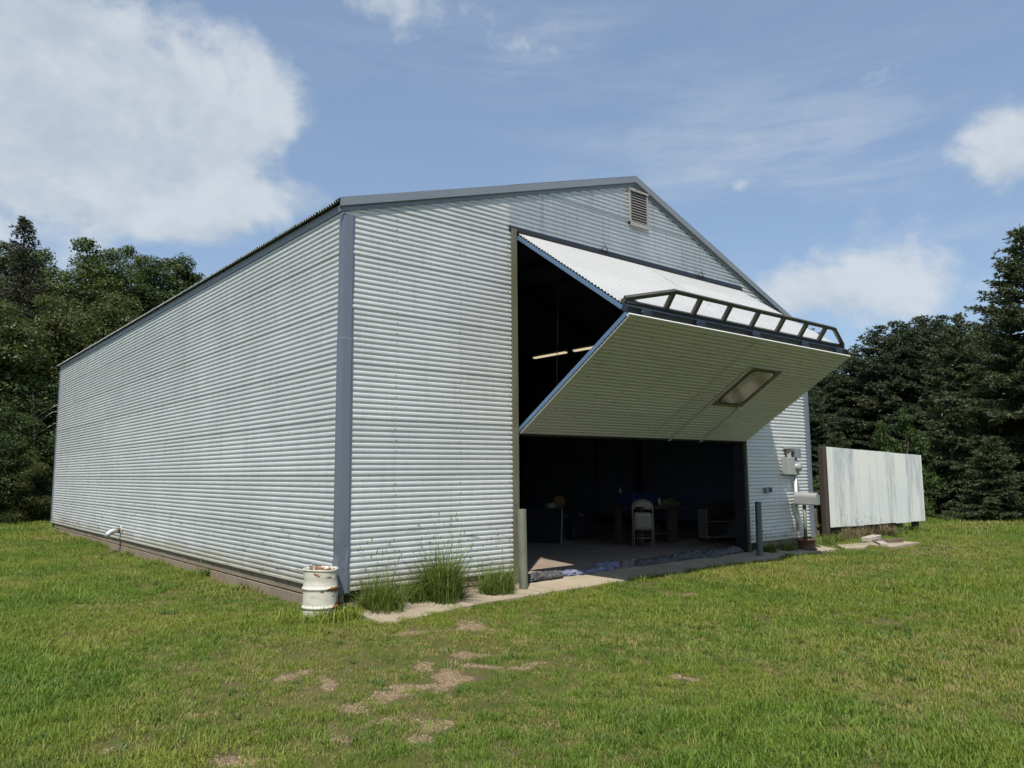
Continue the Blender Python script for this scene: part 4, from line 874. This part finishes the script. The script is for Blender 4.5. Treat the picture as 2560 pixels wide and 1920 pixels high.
# scatter: even lawn, thin over the bare patches, longer along the walls
def scatter(n, x0, x1, y0, y1): return rng.uniform(x0, x1, n), rng.uniform(y0, y1, n)
PX = []; PY = []; PS = []; PI_ = []
def lawn(x0, x1, y0, y1, dens, rmin, rmax, scl):
    n = int((x1 - x0) * (y1 - y0) * dens); x, y = scatter(n, x0, x1, y0, y1)
    dx, dy = x - CP[0], y - CP[1]; r = np.hypot(dx, dy); az = np.arctan2(dx, dy) - math.atan2(CF[0], CF[1])
    keep = (r > rmin) & (r <= rmax) & (np.abs(az) < R(46) + .9 / np.maximum(r, .5))
    keep &= ~((x > -.03) & (x < WID + .03) & (y > -.02) & (y < LEN))
    on_ap = (x > .04 + .12 * (vnoise(x, y, 7, 9) - .5)) & (x < 10.92) & (y > edge_y(x) + .03 + .10 * (vnoise(x, y, 5, 8) - .5)) & (y < .05); keep &= ~on_ap
    keep &= np.hypot(x - dc[0], y - dc[1]) > .2
    keep &= ~((x > 13.0) & (x < 17.0) & (np.abs(y - (.8 - (x - 13.05) * .1716)) < .03))
    bb_ = bare(x, y) + .75 * (vnoise(x, y, 5, 5) - .5) + .4 * (vnoise(x, y, 13, 6) - .5); keep &= ~(rng.uniform(0, 1, n) > np.interp(bb_, [.12, .32, .48, .62], [1, .88, .48, .14]))
    thin = vnoise(x, y, .8, 12) * .6 + vnoise(x, y, 2.4, 13) * .4
    near_path = np.exp(-(((x + .6) / 2.4) ** 2 + ((y + 3.0) / 1.8) ** 2)); keep &= ~((thin + .25 * near_path > .74) & (rng.uniform(0, 1, n) > .7))
    x, y, thin, near_path, r = x[keep], y[keep], thin[keep], near_path[keep], r[keep]; n = len(x)
    s = scl * (.65 + .6 * rng.uniform(0, 1, n)) * (.75 + .5 * vnoise(x, y, 1.1, 21)) * (1 - .28 * near_path)
    wall = ((np.abs(x + .12) < .14) & (y > -.5) & (y < LEN)); s = np.where(wall, s * (.75 + .7 * (vnoise(x, y, 1.5, 30) > .68)), s)
    edge = (x > -.4) & (x < 11) & (np.abs(y - edge_y(x) + .06) < .12); s = np.where(edge, s * 1.2, s)
    drm = np.hypot(x - dc[0], y - dc[1]) < .42; s = np.where(drm, s * 1.7, s)
    dry = rng.uniform(0, 1, n) < np.clip(.13 + .80 * (vnoise(x, y, .5, 40) - .45) + .50 * near_path + .45 * (vnoise(x, y, 1.7, 41) - .5) + .30 * np.clip((x + 1.5) / 5, -.5, 1), 0.03, .7)
    idx = np.where(dry, rng.integers(6, 8, n), np.where(rng.uniform(0, 1, n) < .22, rng.integers(4, 6, n), rng.integers(0, 4, n)))
    idx = np.where(rng.uniform(0, 1, n) < .05 * (vnoise(x, y, .9, 55) > .45), rng.integers(8, 10, n), idx)
    PX.append(x); PY.append(y); PS.append(s); PI_.append(idx)
lawn(-7, 4, -8.5, 2, 230, 1.6, 6.5, .80)
lawn(-8, 8, -8.5, 6, 180, 6.5, 11, .92)
lawn(-12, 22, -12, 16, 85, 11, 22, 1.15)
lawn(-16, 42, -16, 36, 26, 22, 42, 1.9)
PX = np.concatenate(PX); PY = np.concatenate(PY); PS = np.concatenate(PS); PI_ = np.concatenate(PI_); NP = len(PX)
lm = bpy.data.meshes.new('lawn_grass'); lm.vertices.add(NP); lm.vertices.foreach_set('co', np.stack([PX, PY, gh(PX, PY) - .004], 1).astype(np.float32).ravel())
def fattr(me, name, typ, arr, key='value'): a = me.attributes.new(name, typ, 'POINT'); a.data.foreach_set(key, np.asarray(arr).ravel())
fattr(lm, 'scl', 'FLOAT', PS.astype(np.float32)); fattr(lm, 'idx', 'INT', PI_.astype(np.int32))
fattr(lm, 'rot', 'FLOAT_VECTOR', np.stack([rng.uniform(-.12, .12, NP), rng.uniform(-.12, .12, NP), rng.uniform(0, 6.28, NP)], 1).astype(np.float32), 'vector'); lm.update()
lawn_o = mkobj('lawn_grass', lm, None, label='short mown green lawn grass around the shed', cat='grass', kind='stuff')
def gn_scatter(obj, coll):
    ng = bpy.data.node_groups.new('scatter', 'GeometryNodeTree'); ng.interface.new_socket('Geometry', in_out='INPUT', socket_type='NodeSocketGeometry'); ng.interface.new_socket('Geometry', in_out='OUTPUT', socket_type='NodeSocketGeometry')
    N_ = ng.nodes; L = ng.links; gi_ = N_.new('NodeGroupInput'); go_ = N_.new('NodeGroupOutput'); ip = N_.new('GeometryNodeInstanceOnPoints'); ci = N_.new('GeometryNodeCollectionInfo')
    ci.inputs['Collection'].default_value = coll; ci.inputs['Separate Children'].default_value = True; ci.inputs['Reset Children'].default_value = True; ip.inputs['Pick Instance'].default_value = True
    def na(nm, dt): a = N_.new('GeometryNodeInputNamedAttribute'); a.data_type = dt; a.inputs['Name'].default_value = nm; return a.outputs['Attribute']
    mp = N_.new('GeometryNodeMeshToPoints'); L.new(gi_.outputs[0], mp.inputs[0]); L.new(mp.outputs[0], ip.inputs['Points'])
    L.new(ci.outputs[0], ip.inputs['Instance']); L.new(na('idx', 'INT'), ip.inputs['Instance Index']); L.new(na('scl', 'FLOAT'), ip.inputs['Scale'])
    er = N_.new('FunctionNodeEulerToRotation'); L.new(na('rot', 'FLOAT_VECTOR'), er.inputs[0]); L.new(er.outputs[0], ip.inputs['Rotation']); L.new(ip.outputs[0], go_.inputs[0])
    m = obj.modifiers.new('scatter', 'NODES'); m.node_group = ng
gn_scatter(lawn_o, TUFTS)
# loose gravel on the bare patches: real pebbles, one mass
gx_, gy_ = scatter(200000, -4.5, 2.2, -6.2, -1.0); k = bare(gx_, gy_) + .75 * (vnoise(gx_, gy_, 5, 5) - .5) > .42; gx_, gy_ = gx_[k][:22000], gy_[k][:22000]; n = len(gx_)
oct_ = np.array([(1, 0, 0), (-1, 0, 0), (0, 1, 0), (0, -1, 0), (0, 0, 1.0)]); of = np.array([(0, 2, 4), (2, 1, 4), (1, 3, 4), (3, 0, 4)])
sz = rng.uniform(.003, .0075, n)[:, None, None] * rng.uniform(.6, 1.3, (n, 1, 3)) * np.array([1, 1, .7]); ang = rng.uniform(0, 6.28, n)
V = oct_[None] * sz; ca, sa_ = np.cos(ang)[:, None], np.sin(ang)[:, None]; V = np.stack([V[..., 0] * ca - V[..., 1] * sa_, V[..., 0] * sa_ + V[..., 1] * ca, V[..., 2]], -1) + np.stack([gx_, gy_, gh(gx_, gy_) + .001], 1)[:, None]
def pebble(t, b):
    c = t.mix(t.add('ShaderNodeNewGeometry').outputs['Random Per Island'], (.12, .082, .042), (.36, .27, .165)); t.l.new(c, b.inputs['Base Color']); b.inputs['Roughness'].default_value = .8
mat('pebble', pebble)
mkobj('gravel', nparr_mesh('gravel', V.reshape(-1, 3), (of[None] + 5 * np.arange(n)[:, None, None]).reshape(-1, 3)), 'pebble', label='loose tan gravel on the worn bare patches of the lawn', cat='gravel', kind='stuff')

# tall weeds
def weed_clump(px, py, n, rad, h0, h1, heads, lab, seed, m='weed_green', z=GZ, loc=None, grp='tall grass clumps along the shed front', name='tall_grass_clump', hh=1.0):
    q = on_z(px, py, z) if loc is None else (*loc, z); rs = np.random.default_rng(seed)
    t = thing(name, lab, 'grass clump', (q[0], q[1], float(gh(q[0], q[1])) - .01), 0, grp)
    Vs, Fs, off = [], [], 0
    for k in range(6):
        a_, r_ = rs.uniform(0, 6.28), rad * rs.uniform(.15, .85); hk = 1.0 if k == 0 else rs.uniform(.45, .9)
        V, F = blade_arrays(int(n * .25), rad * rs.uniform(.3, .55), h0 * hk, h1 * hk, .012, rs.uniform(.8, 1.35), rs, 5, r_ * math.cos(a_) * (k > 0), r_ * math.sin(a_) * .6 * (k > 0), .95); Vs.append(V); Fs.append(F + off); off += len(V)
    nparr = nparr_mesh('blades', np.concatenate(Vs), np.concatenate(Fs)); mkobj('blades', nparr, m, t)
    if heads:
        V, F = blade_arrays(heads, rad * .8, h1 * .85 * hh, h1 * 1.35 * hh, .0035, .42, rs, 4); V2 = []; F2 = []
        tips = V.reshape(heads, -1, 3)[:, -1]
        base = len(V); Vh = []; Fh = []
        for i, tp in enumerate(tips):
            d = tp - V.reshape(heads, -1, 3)[i, -3]; d = d / (np.linalg.norm(d) + 1e-6); s = np.cross(d, (0.3, .5, .2)); s /= np.linalg.norm(s); l = rs.uniform(.04, .075); w_ = rs.uniform(.004, .008)
            o = base + len(Vh); Vh += [tp, tp + d * l * .4 + s * w_, tp + d * l, tp + d * l * .4 - s * w_]; Fh.append((o, o + 1, o + 2, o + 3))
        mkobj('seed_stems', nparr_mesh('seed_stems', np.concatenate([V, np.array(Vh)]), np.concatenate([F, np.array(Fh)])), 'weed_green', t)
weed_clump(0, 0, 760, .42, .14, .62, 34, 'broad low grass clump nearest the shed corner', 1, loc=(.42, -.26))
weed_clump(0, 0, 300, .28, .10, .46, 10, 'low thin grass between the corner clump and the tallest clump', 2, loc=(.90, -.22))
weed_clump(0, 0, 900, .36, .26, .95, 54, 'tallest bushy grass clump with seed heads against the front wall', 3, hh=.85, loc=(1.30, -.27))
weed_clump(0, 0, 640, .36, .12, .60, 22, 'spreading grass clump beside the left bollard', 4, loc=(2.15, -.24))
weed_clump(0, 0, 260, .2, .08, .22, 0, 'short dark grass at the block corner beside the drum', 5, loc=(.10, -.20))
weed_clump(0, 0, 420, .22, .12, .34, 8, 'dark grass clump behind the right bollard', 6, loc=(8.95, -.14))
weed_clump(0, 0, 420, .24, .10, .36, 10, 'grass clump at the wall left of the mailbox wheel', 7, loc=(9.5, -.16))
weed_clump(0, 0, 360, .24, .10, .32, 4, 'grass clump at the wall right of the mailbox wheel', 8, loc=(10.5, -.12))
weed_clump(0, 0, 420, .34, .10, .34, 6, 'green weeds between the mailbox and the screen post', 9, loc=(11.6, .25), grp='weeds around the screen')
weed_clump(0, 0, 360, .34, .10, .30, 4, 'green weeds at the foot of the screen post', 10, loc=(12.4, .35), grp='weeds around the screen')
for k, u in enumerate((.45, 1.1, 1.8)):
    p = sa + sd * u + sn * .16; weed_clump(0, 0, 520, .34, .12, .42, 10, ['dry straw coloured grass at the near end under the screen', 'dry straw coloured grass under the middle of the screen', 'dry straw coloured grass toward the far end under the screen'][k], 20 + k, 'weed_dry', loc=(p[0], p[1]), grp='dry grass under the screen', name='dry_grass_clump')
for k, u in enumerate((2.6, 3.4)):
    p = sa + sd * u + sn * .12; weed_clump(0, 0, 420, .32, .08, .26, 6, ['greenish weeds under the far half of the screen', 'greenish weeds at the far post of the screen'][k], 30 + k, 'weed_green', loc=(p[0], p[1]), grp='weeds around the screen')
for k, (y, lab) in enumerate(((4.3, 'thin wispy grass against the blocks well short of the elbow pipe'), (8.9, 'wispy grass against the blocks just short of the elbow pipe'), (11.6, 'wispy grass against the blocks just beyond the elbow pipe'))):
    weed_clump(0, 0, 120, .22, .06, .22, 5, lab, 40 + k, loc=(-.12, y), grp='wisps along the long wall')
p = (-.5, LEN - .4); weed_clump(0, 0, 200, .18, .08, .25, 0, 'small dark weed at the far corner of the long wall', 50, loc=p, grp='wisps along the long wall')

# trees ------------------------------------------------------------
def tri_mesh(name, V, m):  # V (n,3,3)
    n = len(V); me = nparr_mesh(name, V.reshape(-1, 3), np.arange(3 * n).reshape(-1, 3)); me.materials.append(MATS[m]); return me
def unit(a): return a / (np.linalg.norm(a, axis=-1, keepdims=True) + 1e-9)
def spruce_meshes(h, rad, seed, m, dens=1.0, base=.25, top_sharp=.92, droop=.28):
    rs = np.random.default_rng(seed); P = []; D = []; tr = MB()
    nb = int(h / .15); brs = []
    for k in range(nb):
        z = base + (h - base - .1) * (k / nb) ** .95; f = 1 - (z - base) / (h - base); rl = rad * (f ** top_sharp) * (.90 + .10 * math.sin(z * 2.1 + seed)) + .05
        for b in range(rs.integers(4, 7) if f > .12 else 4):
            az = rs.uniform(0, 2 * np.pi); L = rl * rs.uniform(.62, 1.12) * (1 + .12 * math.sin(3 * az + seed)); brs.append((z + rs.uniform(-.1, .1), az, L, f))
    for (z, az, L, f) in brs:
        d = np.array((math.cos(az), math.sin(az))); a = .42 - .42 * min(1, f * 1.6) - droop * min(1, f * 1.5); bcur = .24 * min(1, f * 1.4); side = np.array((-d[1], d[0]))
        nt = max(3, int(L / .13 * dens)); ts = np.linspace(.18, 1.0, nt)
        path = [(0, 0, z)]
        for t in (.35, .7, 1.0): path.append((d[0] * L * t, d[1] * L * t, z + L * (a * t + bcur * t * t)))
        if L > .8: tr.tube(path, [.03 * L / 2 + .008, .02 * L / 2 + .006, .012, .005], 4, False)
        for t in ts:
            c = np.array((d[0] * L * t, d[1] * L * t, z + L * (a * t + bcur * t * t)))
            tl = min(.62, (.30 * (1 - t) * L + .14)) * rs.uniform(.7, 1.2); 
            for s in (-1, 1):
                dv = unit(np.array((d[0] * .75 + side[0] * s, d[1] * .75 + side[1] * s, -.28 + .1 * rs.normal())))
                kk = max(1, int(tl / .085 * dens)); q = (np.arange(kk) + rs.uniform(0, 1)) / kk
                pts = c + dv * (q * tl)[:, None]; pts[:, 2] -= .25 * (q * tl) ** 2 * 1.5; P.append(pts); D.append(np.repeat(dv[None], kk, 0))
            P.append(c[None]); D.append(unit(np.array([[d[0], d[1], a + bcur * 2 * t]])))
    P = np.concatenate(P); D = np.concatenate(D); n = len(P); K = 4
    P = np.repeat(P, K, 0) + rs.normal(0, .018, (n * K, 3)); D = unit(np.repeat(D, K, 0) + rs.normal(0, .55, (n * K, 3)) + np.array((0, 0, .1)))
    l = rs.uniform(.08, .17, (n * K, 1)); w = rs.uniform(.020, .040, (n * K, 1)); S = unit(np.cross(D, rs.normal(0, 1, (n * K, 3))))
    V = np.stack([P - S * w, P + S * w, P + D * l], 1)
    # leader at the top
    tr.tube([(0, 0, -.2), (.02, 0, h * .3), (0, .02, h * .7), (0, 0, h)], [.02 * h + .03, .014 * h + .02, .006 * h + .01, .008], 8, False)
    print('spruce tris', len(V)); me = tri_mesh('crown', V, m); tm = tr.mesh('trunk'); tm.materials.append(MATS['bark']); return tm, me
def decid_meshes(h, rx, seed, m, nclump=60, nleaf=420, lsz=.10, base=.25, crad=.62, barkm='bark'):
    rs = np.random.default_rng(seed); tr = MB(); top = h * .8
    trunk = [(0, 0, -.2), (.1 * rs.normal(), .1 * rs.normal(), h * .25), (.2 * rs.normal(), .2 * rs.normal(), h * .5), (.25 * rs.normal(), .25 * rs.normal(), top)]
    tr.tube(trunk, [.022 * h, .017 * h, .011 * h, .004 * h], 8, False); TP = np.array(trunk); V = []
    nl_d = max(4, int(rx * 3.2)); leaders = []
    for i in range(nl_d):
        az = 2 * np.pi * i / nl_d + rs.uniform(-.5, .5); rr_ = rx * (0.0 if i == 0 else rs.uniform(.35, .85)); leaders.append((rr_ * math.cos(az), rr_ * math.sin(az), h if i == 0 else h * rs.uniform(.70, .97)))
    for c in range(nclump):
        lx, ly, lt = leaders[c % nl_d]; q = 1.0 - .075 * (c // nl_d) if c < 4 * nl_d else rs.uniform(0, 1) ** .75; z = base * h + (lt - base * h) * q; taper = (1 - q) ** .6
        spread = rx * .42 * (.22 + .9 * taper); u = rs.normal(0, .6, 2)
        cr = crad * rs.uniform(.65, 1.2) * (.50 + .70 * taper); ctr = np.array((lx * (.55 + .45 * min(1, q * 1.6)) + u[0] * spread, ly * (.55 + .45 * min(1, q * 1.6)) + u[1] * spread, z - cr * .5))
        ctr[2] = max(ctr[2], cr * .5)
        if c % 3 == 0:
            k = np.clip((ctr[2] - 1.2) / top, .15, .95); b0 = np.array([np.interp(k, [0, .25, .5, 1.0], TP[:, j]) for j in range(3)]); mid = (b0 + ctr) / 2 + np.array((0, 0, .25)); tr.tube([b0, mid, ctr], [.035, .022, .008], 5, False)
        nl = int(nleaf * (cr / crad) ** 2); o = unit(rs.normal(0, 1, (nl, 3))); o[:, 2] = np.abs(o[:, 2]) * rs.choice([1, 1, 1, -1], nl) ; rad = cr * rs.uniform(.45, 1.12, (nl, 1)); pos = ctr + o * rad * np.array((1.1, 1.1, .8))
        nrm = unit(o * .6 + rs.normal(0, .6, (nl, 3)) + np.array((0, 0, .5))); a = unit(np.cross(nrm, rs.normal(0, 1, (nl, 3)))); b = np.cross(nrm, a); s = lsz * rs.uniform(.6, 1.25, (nl, 1))
        V.append(np.stack([pos - a * s, pos - b * s * .5, pos + a * s, pos + b * s * .5], 1))
    V = np.concatenate(V); n = len(V); print('leaves', n)
    me = nparr_mesh('crown', V.reshape(-1, 3), np.arange(4 * n).reshape(-1, 4)); me.materials.append(MATS[m]); tm = tr.mesh('trunk'); tm.materials.append(MATS[barkm]); return tm, me
def plant(name, meshes, px, py, D, h0, lab, cat, grp, wide=1.0, rz=None, crown_mat=None):
    top = at(px, py, D); h = top[2] - GZ; t = thing(name, lab, cat, (top[0], top[1], GZ - .03), random.uniform(0, 6.28) if rz is None else rz, grp); k = h / h0; t.scale = (k * wide, k * wide, k)
    for nm, me in zip(('trunk', 'crown'), meshes):
        o = mkobj(nm, me, None, t)
        if nm == 'crown' and crown_mat: o.material_slots[0].link = 'OBJECT'; o.material_slots[0].material = MATS[crown_mat]
    return t
SA = spruce_meshes(11.0, 4.2, 11, 'spruce_needles', .92, top_sharp=.80); SB = spruce_meshes(9.0, 3.4, 12, 'spruce_needles', .9, top_sharp=.66); SO = spruce_meshes(4.2, 2.0, 13, 'spruce_olive', 1.15)
g1 = 'spruces in the row on the right'
for (px, py, D, M, h0, w, lab, cm) in (
    (2548, 556, 32, SA, 11., 1.15, 'tallest spruce at the right edge of the photo', 'spruce_olive'),
    (2192, 812, 42, SB, 9., 1.25, 'leftmost full spruce top rising right of the shed roof', None),
    (2248, 796, 41, SB, 9., 1.15, 'spruce just left of the twin tops in the right row', None),
    (2303, 782, 41, SB, 9., 1.1, 'left one of the twin spruce tops in the right row', None),
    (2346, 786, 40, SB, 9., 1.1, 'right one of the twin spruce tops in the right row', None),
    (2388, 778, 37, SB, 9., .9, 'slim spruce between the twin tops and the tallest spruce', 'spruce_olive'),
    (2440, 800, 39, SB, 9., 1.2, 'spruce half hidden behind the left side of the tallest spruce', None),
    (2120, 868, 44, SB, 9., 1.3, 'dark spruce directly behind the right corner of the lifted door', None),
    (2062, 905, 42, SB, 9., 1.3, 'dark spruce close behind the right corner of the shed', None),
    (2016, 812, 52, SB, 9., .9, 'far spruce whose tip peeks over the rail of the lifted door', None),
    (2366, 984, 30, SO, 4.2, 1.0, 'low olive spruce in front of the row, right of the white screen', None),
    (2475, 1085, 28, SO, 4.2, 1.15, 'low sprawling olive spruce at the foot of the tallest spruce', None),
    (2090, 1075, 33, SO, 4.2, 1.1, 'low dark spruce between the shed corner and the white screen', 'spruce_needles'),
    (2032, 985, 36, SB, 9., 1.3, 'lower dark spruce showing right beside the corner trim of the shed', None),
    (1985, 860, 47, SB, 9., 1.3, 'dark spruce behind the shed under the right end of the lifted door', None),
    (2680, 700, 33, SA, 11., 1.0, 'spruce mostly beyond the right edge of the photo', None)): plant('spruce_tree', M, px, py, D, h0, lab, 'spruce', g1, w, None, cm)
DB = decid_meshes(3.4, 1.25, 31, 'leaf_bright', 30, 330, .075, .12, .42)
plant('young_tree', DB, 2255, 1020, 27, 3.4, 'bright green young leafy tree behind the white screen', 'tree', None, .62)
DB2 = decid_meshes(2.4, 1.0, 36, 'leaf_olive', 22, 330, .07, .02, .42)
for (px, py, D, lab) in ((2040, 1190, 24, 'green shrub just behind the right corner of the shed'), (2300, 1225, 29, 'low shrub under the spruces right of the white screen'), (2440, 1240, 30, 'low shrub at the grass edge under the tallest spruce'), (2550, 1250, 30, 'low shrub at the grass edge at the right of the photo')): plant('shrub', DB2, px, py, D, 2.4, lab, 'shrub', 'shrubs under the spruces', 1.3)
# left wood
SG = spruce_meshes(13., 3.2, 14, 'spruce_grey', .55, 1.0, .85, .16)
plant('spruce_tree', SG, 64, 536, 42, 13., 'thin grey spruce rising above the leafy trees on the left', 'spruce', None, 1.0)
DA = decid_meshes(13.5, 2.5, 32, 'leaf_mid', 150, 760, .078, .12, .95); DC = decid_meshes(13.5, 2.6, 33, 'leaf_dark', 150, 760, .078, .12, .95)
g2 = 'tall leafy trees behind the shed on the left'
for (px, py, D, M, w, lab) in ((15, 605, 46, DC, 1.0, 'leafy tree at the left edge behind the grey spruce'), (112, 625, 47, DA, .9, 'leafy tree just right of the grey spruce'), (212, 600, 44, DA, 1.0, 'tallest light green leafy tree in the left wood'), (322, 618, 46, DA, .7, 'slim leafy tree right of the tallest light green one'), (375, 640, 45, DC, .9, 'dark leafy tree with drooping crown near the roof edge'), (470, 645, 46, DC, .85, 'dark leafy tree touching the roof edge line'), (265, 640, 48, DC, 1.2, 'dark leafy tree filling the gap behind the tallest light green one'), (430, 652, 48, DA, 1.1, 'light leafy tree behind the two dark ones near the roof edge'), (60, 632, 48, DA, 1.2, 'leafy tree standing directly behind the grey spruce'), (-110, 640, 44, DA, 1.0, 'leafy tree mostly beyond the left edge of the photo')): plant('leafy_tree', M, px, py, D, 13.5, lab, 'tree', g2, w * 1.15)
DO = decid_meshes(7.5, 2.4, 34, 'leaf_olive', 110, 640, .066, .03, .82); DP = decid_meshes(7.5, 2.4, 35, 'leaf_dark', 110, 640, .066, .02, .82, 'bark_pale')
g3 = 'smaller trees in front of the left wood'
for (px, py, D, M, w, lab) in ((35, 765, 35, DO, 1.0, 'olive bushy tree at the left edge below the grey spruce'), (135, 745, 37, DO, 1.0, 'olive bushy tree second from the left in the front rank'), (235, 770, 37, DP, .9, 'dark bushy tree in the middle of the front rank'), (300, 745, 39, DO, .9, 'olive bushy tree showing pale branches above the eave'), (370, 800, 39, DP, .9, 'dark bushy tree close over the eave line'), (-60, 800, 34, DP, 1.0, 'dark bushy tree mostly beyond the left edge'), (90, 940, 33, DP, .8, 'low dark bush beside the far corner of the shed'), (10, 1010, 31.5, DP, .85, 'low dark bush at the left edge above the lawn'), (60, 1090, 31, DO, .8, 'lowest olive bush at the grass edge on the left'), (200, 900, 36, DP, 1.0, 'dark bush hidden mostly behind the far end of the shed')): plant('bushy_tree', M, px, py, D, 7.5, lab, 'tree', g3, w * (1.0 if py < 900 else 1.25))
